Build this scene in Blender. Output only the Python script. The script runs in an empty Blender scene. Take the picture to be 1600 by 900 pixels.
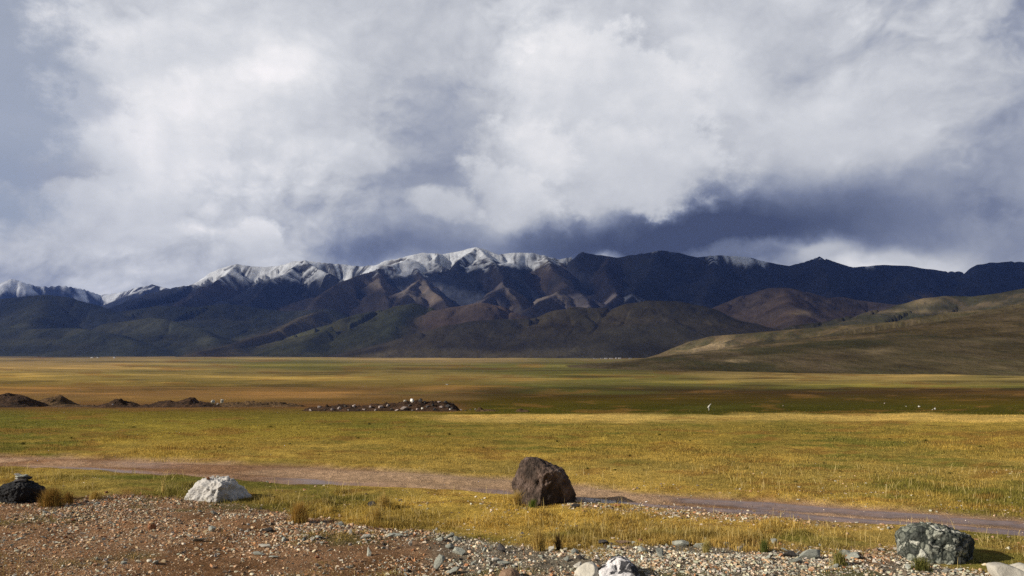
import bpy, bmesh, math, random
import numpy as np
from mathutils import Vector, Matrix

random.seed(7)
rng = np.random.default_rng(11)
R = math.radians
scene = bpy.context.scene
COL = scene.collection

# ---------------------------------------------------------------- camera model
F = 1250.0                       # focal length in pixels of a 1600 wide frame
CAMZ = 2.2
HZ = 560.0                       # row of the true horizon
PITCH = math.atan((HZ - 450.0) / F)
SP, CP = math.sin(PITCH), math.cos(PITCH)
SUN_EL, SUN_AZ = R(25.0), R(17.0)  # sun to the left, a touch behind the camera
SUN = np.array([-math.cos(SUN_EL) * math.cos(SUN_AZ), -math.cos(SUN_EL) * math.sin(SUN_AZ), math.sin(SUN_EL)])


def ray(px, py):
    vx, vz = (px - 800.0) / F, (450.0 - py) / F
    y = CP - SP * vz
    return vx / y, (SP + CP * vz) / y          # slope in x and z per metre of y


def at(px, py, Y):
    a, b = ray(px, py)
    return np.array([a * Y, Y, CAMZ + b * Y])


def project(x, y, z):
    dz = z - CAMZ
    d = CP * y + SP * dz
    d = np.where(np.abs(d) < 1e-3, 1e-3, d)
    return 800.0 + F * x / d, 450.0 - F * (-SP * y + CP * dz) / d


# ---------------------------------------------------------------- noise
def _h(ix, iy, iz, seed):
    n = (ix.astype(np.int64) * 374761393 + iy.astype(np.int64) * 668265263 + iz.astype(np.int64) * 2147483647 + seed * 974711) & 0xFFFFFFFF
    n = ((n ^ (n >> 13)) * 1274126177) & 0xFFFFFFFF
    n = ((n ^ (n >> 16)) * 2246822519) & 0xFFFFFFFF
    return ((n ^ (n >> 15)) & 0xFFFFFF).astype(np.float64) / 8388607.5 - 1.0


def vn(x, y, seed=0):
    x, y = np.asarray(x, float), np.asarray(y, float)
    ix, iy = np.floor(x), np.floor(y)
    fx, fy = x - ix, y - iy
    fx = fx * fx * fx * (fx * (fx * 6 - 15) + 10)
    fy = fy * fy * fy * (fy * (fy * 6 - 15) + 10)
    z = np.zeros_like(ix)
    a, b = _h(ix, iy, z, seed), _h(ix + 1, iy, z, seed)
    c, d = _h(ix, iy + 1, z, seed), _h(ix + 1, iy + 1, z, seed)
    return (a + (b - a) * fx) * (1 - fy) + (c + (d - c) * fx) * fy


def fbm(x, y, o=4, seed=0, gain=0.5):
    s, amp, t = 0.0, 1.0, 0.0
    x, y = np.asarray(x, float), np.asarray(y, float)
    for i in range(o):
        s = s + amp * vn(x, y, seed + i * 17)
        t += amp
        amp *= gain
        x, y = (x * 0.8 - y * 0.6) * 2.03 + 5.3, (x * 0.6 + y * 0.8) * 2.03 + 1.7
    return s / t


def ridged(x, y, o=4, seed=0):
    s, amp, t = 0.0, 1.0, 0.0
    for i in range(o):
        s = s + amp * (1 - 2 * np.abs(vn(x, y, seed + i * 13)))
        t += amp
        amp *= 0.5
        x, y = (x * 0.8 - y * 0.6) * 2.1 + 3.1, (x * 0.6 + y * 0.8) * 2.1 + 9.7
    return s / t


def vn3(p, seed=0):
    i = np.floor(p)
    f = p - i
    f = f * f * (3 - 2 * f)
    out = 0
    for dx in (0, 1):
        for dy in (0, 1):
            for dz in (0, 1):
                w = (f[:, 0] if dx else 1 - f[:, 0]) * (f[:, 1] if dy else 1 - f[:, 1]) * (f[:, 2] if dz else 1 - f[:, 2])
                out = out + w * _h(i[:, 0] + dx, i[:, 1] + dy, i[:, 2] + dz, seed)
    return out


def fbm3(p, o=4, seed=0, gain=0.5):
    s, a = 0, 1.0
    for k in range(o):
        s = s + a * vn3(p, seed + k * 7)
        a *= gain
        p = p * 2.07 + 3.1
    return s


def lerp3(a, b, t):
    return a + (b - a) * np.asarray(t)[..., None]


def V(*c):
    return np.array(c, float)


def sstep(a, b, x):
    t = np.clip((np.asarray(x, float) - a) / (b - a), 0, 1)
    return t * t * (3 - 2 * t)


# ---------------------------------------------------------------- ground shape
_gy = np.array([-4000, -50, 0, 15, 30, 65, 120, 250, 450, 900, 2000, 3500, 6000, 20000.])
_gz = np.array([6, 0, 0, 0, -0.4, -1.7, -3.6, -6.8, -8.6, -8.6, -6.3, 6.5, 30, 110.])
_t = np.linspace(math.asinh(-4000 / 20), math.asinh(20000 / 20), 4000)
_yt = np.sinh(_t) * 20
_zt = np.interp(_t, np.arcsinh(_gy / 20), _gz)
_k = np.exp(-np.linspace(-2, 2, 161) ** 2)
_k /= _k.sum()
_zt = np.convolve(np.pad(_zt, 80, mode='edge'), _k, 'valid')


def g0(y):
    return np.interp(np.arcsinh(np.asarray(y, float) / 20), _t, _zt)


# the edges of the track, the gravel and the meadow, read off as ground positions
TRK_UP = np.array([(-600, 690), (0, 708), (200, 714), (400, 721), (600, 731), (800, 744), (1000, 764), (1200, 775), (1400, 790), (1600, 804), (2200, 845)], float)
TRK_LO = np.array([(-600, 712), (0, 727), (150, 733), (300, 743), (450, 753), (560, 758), (700, 764), (800, 769), (900, 781), (1000, 790), (1200, 805), (1400, 821), (1600, 837), (2200, 889)], float)
GRV = np.array([(-600, 800), (0, 787), (100, 782), (180, 772), (280, 776), (400, 788), (470, 806), (600, 823), (700, 835), (800, 851), (870, 856), (1000, 848), (1200, 850), (1400, 858), (1480, 890), (1600, 905), (2200, 960)], float)


def zone(x, y):
    """Signed masks of the ground at a world point: track, gravel bank (0..1), and the frame position of the flat ground."""
    px, py = project(x, y, g0(y))
    front = np.asarray(y, float) > 2.0
    px, py = np.where(front, px, 800), np.where(front, py, 2000)
    n = fbm(x * 1.1, y * 1.1, 3, 5) * 5
    up, lo = np.interp(px, TRK_UP[:, 0], TRK_UP[:, 1]), np.interp(px, TRK_LO[:, 0], TRK_LO[:, 1])
    trk = sstep(up - 3, up + 5, py + n) * (1 - sstep(lo - 3, lo + 3, py + n * 0.7))
    tt = np.clip((py - up) / np.maximum(lo - up, 1), 0, 1)
    gv = np.interp(px, GRV[:, 0], GRV[:, 1])
    grv = sstep(gv - 4, gv + 8, py + n * 1.6)
    return px, py, trk, tt, grv


def ground_z(x, y):
    x, y = np.asarray(x, float), np.asarray(y, float)
    px, py, trk, tt, grv = zone(x, y)
    near = 1 - sstep(40, 90, y)
    z = g0(y)
    z = z + near * (0.03 * fbm(x * 0.5, y * 0.5, 3, 31) + 0.012 * fbm(x * 3, y * 3, 3, 32) * (1 - 0.7 * trk))
    z = z + near * (1 - trk) * (1 - grv) * 0.07 * np.maximum(fbm(x * 1.1, y * 1.1, 3, 33), -.05) * sstep(9, 14, y)
    z = z + sstep(1600, 3200, y) * 4.5 * fbm(x / 420, y / 900, 3, 37)
    z = z + sstep(60, 300, y) * 0.5 * fbm(x / 60, y / 60, 2, 35)
    z = z - trk * (0.05 + 0.02 * np.cos(tt * 4 * math.pi))
    gv = np.interp(px, GRV[:, 0], GRV[:, 1])
    z = z + near * 0.05 * np.exp(-((py - gv - 34) / 22.0) ** 2) * (1 + 0.8 * fbm(x * 1.6, y * 1.6, 3, 41))
    return z


def depth_at(px, py):
    ys = np.geomspace(3, 5000, 6000)
    a, b = ray(px, py)
    d = CAMZ + b * ys - g0(ys)
    i = int(np.argmax(d < 0)) if (d < 0).any() else len(ys) - 1
    return float(ys[i])


def on_ground(px, py):
    Y = depth_at(px, py)
    x = ray(px, py)[0] * Y
    return np.array([x, Y, float(ground_z(x, Y))])


def pxm(Y):
    return Y / F                   # metres per photograph pixel at depth Y


# ---------------------------------------------------------------- mesh + object helpers
def mesh_np(name, co, faces, mat=None, smooth=True, color=None):
    """co (n,3); faces (m,k) with one k. color (n,3) -> point colour attribute 'tint'."""
    me = bpy.data.meshes.new(name)
    co = np.ascontiguousarray(co, dtype=np.float32)
    faces = np.ascontiguousarray(faces, dtype=np.int32)
    m, k = faces.shape
    me.vertices.add(len(co))
    me.vertices.foreach_set('co', co.ravel())
    me.loops.add(m * k)
    me.loops.foreach_set('vertex_index', faces.ravel())
    me.polygons.add(m)
    me.polygons.foreach_set('loop_start', np.arange(0, m * k, k, dtype=np.int32))
    me.polygons.foreach_set('loop_total', np.full(m, k, dtype=np.int32))
    me.polygons.foreach_set('use_smooth', np.full(m, smooth, dtype=bool))
    if color is not None:
        a = me.attributes.new('tint', 'FLOAT_COLOR', 'POINT')
        c = np.ones((len(co), 4), dtype=np.float32)
        c[:, :3] = color
        a.data.foreach_set('color', c.ravel())
    me.update()
    if mat:
        me.materials.append(mat)
    return me


def attr(me, name, vals):
    a = me.attributes.new(name, 'FLOAT', 'POINT')
    a.data.foreach_set('value', np.ascontiguousarray(vals, dtype=np.float32))


def link(name, me, loc=(0, 0, 0), rot=(0, 0, 0), scale=(1, 1, 1), parent=None):
    o = bpy.data.objects.new(name, me)
    COL.objects.link(o)
    o.location, o.rotation_euler, o.scale = loc, rot, scale
    if parent:
        o.parent = parent
    return o


def tag(o, label=None, cat=None, group=None, kind=None):
    if label:
        o['label'] = label
    if cat:
        o['category'] = cat
    if group:
        o['group'] = group
    if kind:
        o['kind'] = kind
    return o


def grid_faces(nr, nc):
    i = np.arange(nr - 1)[:, None] * nc + np.arange(nc - 1)[None, :]
    return np.stack([i, i + 1, i + nc + 1, i + nc], -1).reshape(-1, 4)


# ---------------------------------------------------------------- node helper
class N:
    def __init__(s, tree):
        s.t = tree
        tree.nodes.clear()

    def n(s, typ, ins=None, **kw):
        nd = s.t.nodes.new('ShaderNode' + typ)
        for k, v in kw.items():
            setattr(nd, k, v)
        for k, v in (ins or {}).items():
            sock = nd.inputs[k]
            if hasattr(v, 'is_linked'):
                s.t.links.new(v, sock)
            else:
                sock.default_value = v
        return nd

    def m(s, op, a, b=0.0, c=None, clamp=False):
        ins = {0: a, 1: b}
        if c is not None:
            ins[2] = c
        return s.n('Math', ins, operation=op, use_clamp=clamp).outputs[0]

    def noise(s, vec, scale, detail=4.0, rough=0.55, dist=0.0):
        return s.n('TexNoise', {'Vector': vec, 'Scale': scale, 'Detail': detail, 'Roughness': rough, 'Distortion': dist}).outputs[0]

    def ramp(s, fac, stops, interp='LINEAR'):
        nd = s.n('ValToRGB', {'Fac': fac})
        cr = nd.color_ramp
        cr.interpolation = interp
        while len(cr.elements) < len(stops):
            cr.elements.new(0.5)
        for e, (p, c) in zip(cr.elements, stops):
            e.position = p
            e.color = (c[0], c[1], c[2], 1) if hasattr(c, '__len__') else (c, c, c, 1)
        return nd.outputs[0]

    def mix(s, f, a, b, blend='MIX'):
        nd = s.n('Mix', data_type='RGBA', blend_type=blend)
        for sock, v in ((nd.inputs[0], f), (nd.inputs[6], a), (nd.inputs[7], b)):
            if hasattr(v, 'is_linked'):
                s.t.links.new(v, sock)
            elif hasattr(v, '__len__'):
                sock.default_value = (v[0], v[1], v[2], 1)
            else:
                sock.default_value = v
        return nd.outputs[2]

    def rng(s, v, a, b, c=0.0, d=1.0, smooth=True):
        return s.n('MapRange', {0: v, 1: a, 2: b, 3: c, 4: d}, interpolation_type='SMOOTHSTEP' if smooth else 'LINEAR').outputs[0]

    def out(s, surf, vol=None):
        o = s.n('OutputMaterial')
        if surf is not None:
            s.t.links.new(surf, o.inputs[0])
        if vol is not None:
            s.t.links.new(vol, o.inputs[1])


def new_mat(name):
    m = bpy.data.materials.new(name)
    m.use_nodes = True
    return m, N(m.node_tree)


def bsdf(n, color, rough=0.9, normal=None, spec=0.2):
    ins = {'Base Color': color, 'Roughness': rough, 'Specular IOR Level': spec}
    if normal is not None:
        ins['Normal'] = normal
    if hasattr(color, '__len__') and not hasattr(color, 'is_linked'):
        ins['Base Color'] = (color[0], color[1], color[2], 1)
    return n.n('BsdfPrincipled', ins).outputs[0]


# ---------------------------------------------------------------- rock materials
def rock_mat(name, stops, scale=3.0, bump=0.6, crack=0.5, streak=None, spec=0.2):
    """A stone whose colour wanders through STOPS, with cracks and grain."""
    m, n = new_mat(name)
    v = n.n('TexCoord').outputs['Object']
    if streak:
        v = n.n('Mapping', {'Vector': v, 'Rotation': streak[0], 'Scale': streak[1]}).outputs[0]
    big = n.noise(v, scale, 6, 0.62, 0.6)
    fine = n.noise(v, scale * 9, 5, 0.7)
    f = n.m('ADD', n.m('MULTIPLY', big, 0.75), n.m('MULTIPLY', fine, 0.25))
    f = n.rng(f, 0.28, 0.72, smooth=False)
    c = n.ramp(f, stops)
    oi = n.n('ObjectInfo').outputs['Random']
    c = n.mix(1.0, c, n.ramp(oi, [(0, 0.7), (1, 1.2)]), 'MULTIPLY')
    vo = n.n('TexVoronoi', {'Vector': n.mix(0.25, v, n.n('TexNoise', {'Vector': v, 'Scale': scale * 1.5}).outputs[1], 'ADD'), 'Scale': scale * 1.6}, feature='DISTANCE_TO_EDGE').outputs[0]
    ck = n.rng(vo, 0.0, 0.06)
    hgt = n.m('ADD', n.m('MULTIPLY', big, 1.0), n.m('ADD', n.m('MULTIPLY', fine, 0.35), n.m('MULTIPLY', ck, crack * 0.25)))
    nb = n.n('Bump', {'Height': hgt, 'Strength': bump, 'Distance': 0.05}).outputs[0]
    n.out(bsdf(n, c, 0.85, nb, spec))
    return m


ROCK = {
    'brown': rock_mat('brown_rock', [(0, (.018, .013, .011)), (.4, (.055, .039, .030)), (.62, (.125, .085, .066)), (.8, (.19, .14, .115)), (1, (.36, .31, .26))], 3.2, 1.0, 0.7, ((0, R(20), R(25)), (1.6, 1, 1.1))),
    'white': rock_mat('white_rock', [(0, (.50, .47, .42)), (.5, (.74, .71, .66)), (1, (.84, .82, .78))], 5, 0.6, 0.7, ((0, R(-18), 0), (0.7, 1, 2.6))),
    'dark': rock_mat('dark_rock', [(0, (.010, .011, .013)), (.6, (.026, .026, .028)), (.9, (.055, .052, .048)), (1, (.13, .12, .11))], 6, 1.0, 0.9),
    'pale': rock_mat('pale_stone', [(0, (.34, .32, .27)), (.5, (.48, .45, .38)), (1, (.62, .59, .50))], 6, 0.35, 0.4),
    'tan': rock_mat('tan_stone', [(0, (.20, .12, .07)), (.5, (.34, .22, .14)), (1, (.47, .34, .23))], 9, 0.5),
    'rust': rock_mat('rust_stone', [(0, (.17, .07, .03)), (.5, (.30, .13, .06)), (1, (.42, .22, .12))], 9, 0.5),
    'slate': rock_mat('slate_stone', [(0, (.15, .155, .13)), (.5, (.32, .33, .28)), (1, (.50, .50, .43))], 8, 0.4, 0.4, ((0, 0, 0), (1, 1, 3)), 0.35),
    'dusk': rock_mat('dark_chip', [(0, (.03, .028, .028)), (.6, (.075, .068, .064)), (1, (.15, .13, .12))], 8, 0.6),
    'pink': rock_mat('pink_grey_stone', [(0, (.20, .15, .13)), (.5, (.33, .27, .24)), (1, (.48, .42, .37))], 5, 0.6),
}


def speckled_mat():
    m, n = new_mat('speckled_conglomerate')
    v = n.n('TexCoord').outputs['Object']
    wv = n.mix(0.12, v, n.n('TexNoise', {'Vector': v, 'Scale': 9.0, 'Detail': 4.0}).outputs[1], 'ADD')
    vo = n.n('TexVoronoi', {'Vector': wv, 'Scale': 11.0, 'Randomness': 1.0})
    cell = n.n('SeparateColor', {0: vo.outputs['Color']}).outputs[0]
    c = n.ramp(cell, [(0, (.055, .058, .055)), (.25, (.12, .125, .11)), (.5, (.23, .235, .20)), (.72, (.37, .365, .32)), (.88, (.52, .50, .45)), (1, (.68, .65, .60))])
    edge = n.n('TexVoronoi', {'Vector': wv, 'Scale': 11.0}, feature='DISTANCE_TO_EDGE').outputs[0]
    c = n.mix(n.rng(edge, 0.0, 0.14), (.035, .04, .035), c)
    fine = n.noise(v, 40, 5, 0.7)
    c = n.mix(0.75, c, n.ramp(fine, [(.3, (.25, .28, .25)), (.55, (.95, 1, .93)), (.75, (1.8, 1.75, 1.6))]), 'MULTIPLY')
    big = n.noise(v, 4, 5, 0.6)
    c = n.mix(n.rng(big, 0.48, 0.68), c, (.035, .042, .038))
    h = n.m('ADD', n.m('MULTIPLY', edge, 1.6), n.m('MULTIPLY', fine, 0.5))
    n.out(bsdf(n, c, 0.85, n.n('Bump', {'Height': h, 'Strength': 0.8, 'Distance': 0.03}).outputs[0]))
    return m


def patched_mat():
    m, n = new_mat('white_rock_black_patches')
    v = n.n('TexCoord').outputs['Object']
    a = n.noise(v, 9, 6, 0.6, 0.8)
    c = n.ramp(a, [(0.0, (.78, .76, .74)), (.47, (.66, .64, .64)), (.53, (.05, .05, .055)), (1, (.02, .02, .024))])
    f = n.noise(v, 50, 4, 0.65)
    n.out(bsdf(n, c, 0.85, n.n('Bump', {'Height': n.m('ADD', n.m('MULTIPLY', a, -1.2), f), 'Strength': 0.6, 'Distance': 0.03}).outputs[0]))
    return m


ROCK['speckled'] = speckled_mat()
ROCK['patched'] = patched_mat()


# ---------------------------------------------------------------- rocks
def ico(sub):
    bm = bmesh.new()
    bmesh.ops.create_icosphere(bm, subdivisions=sub, radius=1)
    co = np.array([v.co[:] for v in bm.verts])
    fa = np.array([[v.index for v in f.verts] for f in bm.faces])
    bm.free()
    return co, fa


ICO6, ICO5, ICO4 = ico(6), ico(5), ico(4)


def outline_rock(name, outline, Y, mat, thick=0.8, seed=0, rough=0.05, facets=(), base=ICO6, box=0.75, fine=0.012, lift=0):
    """A rock whose front outline has the given frame positions at depth Y and whose depth is THICK of its width; facets are (normal, offset) planes."""
    pts = np.array([at(px, py, Y) for px, py in outline])
    c = np.array([(pts[:, 0].min() + pts[:, 0].max()) / 2, Y, (pts[:, 2].min() + pts[:, 2].max()) / 2])
    W = (pts[:, 0].max() - pts[:, 0].min()) / 2
    dx, dz = pts[:, 0] - c[0], pts[:, 2] - c[2]
    th, rr = np.arctan2(dz, dx), np.hypot(dx, dz)
    o = np.argsort(th)
    th, rr = th[o], rr[o]
    th = np.concatenate([th - 2 * math.pi, th, th + 2 * math.pi])
    rr = np.tile(rr, 3)
    co, fa = base
    rho = np.hypot(co[:, 0], co[:, 2])
    ang = np.arctan2(co[:, 2], co[:, 0])
    r = np.interp(ang, th, rr) * rho ** box
    q = np.stack([np.cos(ang) * r, np.sign(co[:, 1]) * np.abs(co[:, 1]) ** box * W * thick, np.sin(ang) * r], 1)
    for nrm, off in facets:
        nv = np.array(nrm, float)
        nv /= np.linalg.norm(nv)
        d = q @ nv - off * W
        q = q - nv * (np.maximum(d, 0) * 0.92)[:, None]
    nd = co / np.linalg.norm(co, axis=1)[:, None]
    s = q / W
    disp = rough * (fbm3(s * 1.7 + seed, 4, seed) * 0.7 - np.abs(fbm3(s * 3.1 + seed, 3, seed + 50)) * 0.6) + fine * fbm3(s * 13, 3, seed + 9)
    q = q + nd * (disp * W)[:, None]
    me = mesh_np(name, q, fa, ROCK[mat], True)
    ob = link(name, me, (c[0], c[1], c[2] + lift))
    return ob


def hull_mesh(name, seed, flat=1.0, npts=18, mat=None, detail=1):
    """An angular broken stone: the hull of scattered points, chamfered."""
    r = random.Random(seed)
    bm = bmesh.new()
    for _ in range(npts):
        v = Vector((r.gauss(0, 1), r.gauss(0, 1), r.gauss(0, 1))).normalized() * r.uniform(0.75, 1)
        bm.verts.new((v.x * 0.5, v.y * 0.5 * r.uniform(0.75, 1), v.z * 0.5 * flat))
    bmesh.ops.convex_hull(bm, input=bm.verts)
    bmesh.ops.delete(bm, geom=[v for v in bm.verts if not v.link_faces], context='VERTS')
    if detail:
        bmesh.ops.bevel(bm, geom=list(bm.edges) + list(bm.verts), offset=0.03, segments=1, affect='EDGES', clamp_overlap=True)
    me = bpy.data.meshes.new(name)
    bm.to_mesh(me)
    bm.free()
    if mat:
        me.materials.append(mat)
    return me


# named rocks ------------------------------------------------------------------
def rock_depth(px, py):
    return depth_at(px, py)


Yb = rock_depth(850, 789) + 0.35
b = outline_rock('boulder', [(808, 793), (805, 775), (801, 756), (806, 744), (811, 730), (815, 720), (824, 715.5), (837, 717), (852, 722), (866, 727), (880, 737), (889, 749), (895, 762), (899.5, 772), (896, 784), (886, 794), (868, 799), (845, 800), (824, 799)],
                 Yb, 'brown', 0.8, 3, 0.11, [((-0.62, -0.75, 0.12), 0.62), ((0.45, -0.85, -0.05), 0.60), ((-0.2, -0.6, 0.75), 0.78), ((0.7, -0.3, 0.6), 0.86)], fine=0.03)
tag(b, 'large dark brown rough boulder standing beside the wet dirt track', 'boulder')
Yw = rock_depth(340, 783) + 0.10
b = outline_rock('boulder', [(291, 781), (293, 768), (303, 757), (313, 749), (322, 747), (328, 748), (338, 744), (346, 743), (356, 749), (372, 760), (386, 769), (392, 777), (393, 786), (370, 789), (340, 788), (310, 785)],
                 Yw, 'white', 0.75, 12, 0.15, [((-0.3, -0.85, 0.3), 0.45), ((0.9, -0.35, 0.25), 0.55), ((0.35, -0.9, -0.1), 0.55), ((-0.5, -0.4, 0.75), 0.50)], fine=0.03)
tag(b, 'white pyramid shaped boulder with tiny stones on its top', 'boulder')
for k, (px, py, w, h, mt, lb) in enumerate([(332.5, 744.5, 5, 8, 'white', 'tiny white upright stone on top of the white boulder'), (340.5, 743.5, 7, 6, 'pale', 'tiny pale slanted stone on top of the white boulder'), (325, 746.5, 8, 5, 'rust', 'tiny dark red stone in the dip of the white boulder')]):
    p = at(px, py, Yw - 0.03)
    me = hull_mesh('stone', 200 + k, 1, 14, ROCK[mt])
    s = pxm(Yw)
    o = link('stone', me, (p[0], p[1], p[2] - 0.2 * h * s), (0, 0.3 * k, k), (w * s * 1.1, w * s, h * s * 1.25))
    tag(o, lb, 'stone')
Yd = rock_depth(30, 787) + 0.08
b = outline_rock('boulder', [(0, 789), (-1, 776), (1, 763), (5, 757), (16, 754), (30, 752), (48, 751), (58, 756), (66, 763), (69, 775), (66, 788), (40, 794), (15, 793)],
                 Yd, 'dark', 0.7, 21, 0.12, [((-0.3, -0.8, -0.35), 0.5), ((0.5, -0.8, -0.3), 0.55)], fine=0.04)
tag(b, 'black jagged boulder with flat stones piled on top', 'boulder')
for k, (px, py, w, h, mt, lb) in enumerate([(34, 750, 30, 8, 'dusk', 'dark flat stone lying directly on the black boulder'), (26.5, 749, 8, 5.5, 'pale', 'small cream stone wedged under the grey slab on the black boulder'),
                                            (35, 744, 26, 6, 'slate', 'grey green slab capping the stones on the black boulder'), (41, 746.5, 20, 6, 'dusk', 'dark slab under the grey capstone on the black boulder'), (28, 741.5, 12, 3.5, 'pale', 'small pale flake on the very top of the black boulder pile')]):
    p = at(px, py, Yd - 0.02)
    s = pxm(Yd)
    o = link('stone', hull_mesh('stone', 220 + k, 1, 16, ROCK[mt]), tuple(p), (0.05, 0.06 * (k - 2), k * 0.9), (w * s * 1.1, w * s * 0.8, h * s * 1.25))
    o.rotation_euler[2] = 0.2 * (k - 2)
    tag(o, lb, 'stone')
Ys = rock_depth(1465, 884) + 0.22
b = outline_rock('boulder', [(1413, 884), (1408, 868), (1405, 848), (1409, 834), (1420, 826), (1440, 822), (1462, 821), (1480, 824), (1496, 829), (1512, 834), (1523, 843), (1528, 858), (1526, 872), (1516, 886), (1490, 894), (1455, 896), (1430, 892)],
                 Ys, 'speckled', 0.75, 33, 0.08, [((-0.35, -0.9, 0.1), 0.55), ((0.6, -0.75, -0.1), 0.55)], fine=0.035, box=0.65)
tag(b, 'grey green speckled boulder with white pebbles set in it', 'boulder')
Yp = rock_depth(1585, 903)
b = outline_rock('rock', [(1548, 884), (1560, 881.5), (1578, 884), (1590, 889), (1622, 893), (1640, 905), (1630, 920), (1590, 922), (1560, 915), (1552, 900)], Yp, 'pale', 0.8, 41, 0.04, [((-0.1, -0.8, 0.5), 0.45)], base=ICO5)
tag(b, 'pale beige flat rock at the frame corner by the speckled boulder', 'rock')
Yq = rock_depth(915, 900)
b = outline_rock('rock', [(893, 905), (900, 893), (909, 884), (919, 879.5), (928, 880), (935, 890), (937, 905), (930, 916), (905, 916)], Yq, 'pale', 0.9, 45, 0.04, [((-0.3, -0.7, 0.6), 0.6)], base=ICO5)
tag(b, 'smooth pale grey rock left of the black patched white rock', 'rock')
b = outline_rock('rock', [(933, 906), (936, 892), (946, 885), (955, 875), (968, 869.5), (978, 872), (990, 879), (999, 893), (1002, 908), (985, 918), (950, 918)], rock_depth(965, 902), 'patched', 0.9, 52, 0.13, [((-0.3, -0.8, 0.5), 0.6)], base=ICO5, fine=0.03)
tag(b, 'white rock with black patches at the bottom of the frame', 'rock')
b = outline_rock('rock', [(778, 905), (784, 893), (794, 889), (806, 891), (814, 902), (812, 915), (785, 915)], rock_depth(796, 905), 'tan', 0.9, 57, 0.05, base=ICO5)
tag(b, 'rounded tan rock cut by the lower frame edge', 'rock')

# named slabs and chips lying in the gravel: px, py (base), w, h, tilt, material, label
CHIPS = [
    (684, 891, 15, 27, 0.55, 'slate', 'grey slab standing on edge and leaning in reddish gravel'),
    (575, 872, 10, 15, -0.1, 'slate', 'pale blue grey pointed chip standing in the gravel'),
    (410, 857, 27, 7, 0.0, 'pale', 'broad pale flat slab lying on brown gravel'),
    (402, 868, 20, 6, 0.06, 'slate', 'thin white grey flake just in front of the pale slab'),
    (311, 846, 28, 6, -0.18, 'slate', 'long grey green sliver lying at the edge of bare dirt'),
    (331, 834, 14, 9, 0.2, 'slate', 'grey green lump behind the long grey sliver'),
    (236, 829, 15, 9, 0.0, 'rust', 'orange brown stone in the gravel below the white boulder'),
    (424, 836, 26, 8, 0.1, 'dusk', 'dark overhanging slab casting a black shadow in gravel'),
    (463, 842, 10, 9, 0.0, 'tan', 'small pinkish block among the brown gravel'),
    (581, 793, 15, 9, 0.15, 'dusk', 'dark grey stone alone in grass beyond the gravel'),
    (571, 848, 16, 8, -0.25, 'pale', 'tilted pale slab at the slate strip edge'),
    (548, 842, 7, 9, 0.0, 'pale', 'small white upright chip near the tilted pale slab'),
    (618, 843, 26, 6, 0.0, 'slate', 'low grey green slab at the left end of slate strip'),
    (702, 843, 18, 8, -0.35, 'slate', 'grey green slab leaning over pale shards'),
    (702, 859, 16, 8, 0.3, 'slate', 'bluish flat shard below the leaning slab'),
    (642, 858, 8, 11, 0.1, 'pale', 'upright pale wedge beside red soil'),
    (1266, 882, 36, 15, -0.15, 'slate', 'large jagged grey slab in the slate strip'),
    (1330, 877, 32, 6, -0.1, 'slate', 'long thin grey slab on the slate strip'),
    (1062, 856, 30, 8, -0.08, 'slate', 'pale green grey slab at the grass edge of slate strip'),
    (1094, 860, 20, 9, 0.1, 'slate', 'mottled grey slab right of the pale green slab'),
    (1156, 862, 10, 7, 0.0, 'white', 'small rounded white stone in the slate strip'),
    (1137, 858, 12, 8, 0.2, 'slate', 'lilac grey chip left of the rounded white stone'),
    (1234, 882, 22, 11, 0.0, 'dusk', 'dark olive block left of the jagged grey slab'),
    (945, 851, 24, 7, 0.05, 'dusk', 'black flat stone at the top of the slate strip'),
    (973, 852, 28, 6, 0.05, 'tan', 'thin tan slab right of the black flat stone'),
    (898, 868, 15, 9, 0.2, 'slate', 'white grey chunk beside the pale rocks'),
    (862, 862, 12, 9, -0.3, 'pale', 'pale tilted chip left in the slate strip'),
    (906, 880, 11, 8, 0.0, 'dusk', 'dark block touching the smooth pale rock'),
    (787, 884, 26, 5, 0.0, 'slate', 'long grey sliver in dark stones above the tan rock'),
    (785, 866, 24, 12, 0.3, 'dusk', 'dark peaked stone above the long grey sliver'),
    (1480, 900, 16, 8, 0.0, 'pale', 'pale stone at the foot of the speckled boulder'),
    (1437, 896, 24, 8, 0.1, 'slate', 'grey green stone before the speckled boulder'),
    (900, 794, 20, 6, 0.0, 'dusk', 'dark flat stone in the shadow of the brown boulder'),
    (965, 792, 16, 5, 0.0, 'rust', 'dark red stone at the end of the brown boulder shadow'),
]
for k, (px, py, w, h, tilt, mt, lb) in enumerate(CHIPS):
    p = on_ground(px, py)
    s = pxm(p[1])
    fl = h / w
    me = hull_mesh('stone', 300 + k, 1, 13, ROCK[mt])
    o = link('stone', me, (p[0], p[1] + 0.01, p[2] + 0.40 * h * s), (random.uniform(-.25, .1), tilt, random.uniform(-.5, .5)), (w * s * 1.25, w * s * random.uniform(.6, .95) if fl < 1 else w * s * .5, h * s * 1.35))
    tag(o, lb, 'stone')

# ---------------------------------------------------------------- scattered stones
SHAPES = {}


def shape(kind, mt, i):
    key = (kind, mt, i)
    if key not in SHAPES:
        SHAPES[key] = hull_mesh('stone', 900 + i * 7 + (50 if kind == 'flat' else 0), {'flat': 0.4, 'lump': 0.8}[kind], 14, ROCK[mt])
    return SHAPES[key]


def RED(px, py):
    Y = CAMZ * F / max(py - HZ, 10)
    return fbm(np.array(ray(px, py)[0] * Y) * .7 + 5, np.array(Y) * .9, 3, 149)


def gravel_kind(px, py):
    """Which stone colours lie where."""
    right = sstep(560, 760, px + 30 * math.sin(py * 0.3)) * (1 - .75 * float(sstep(.0, .35, RED(px, py))))
    r = random.random()
    if r < right * 0.8:
        return random.choices(['slate', 'pale', 'dusk', 'white', 'tan'], [5, 3, 2.2, .8, 1.2])[0]
    return random.choices(['tan', 'rust', 'pale', 'slate', 'dusk'], [5, 2.6, 2.0, 1.6, 1.8])[0]


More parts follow.
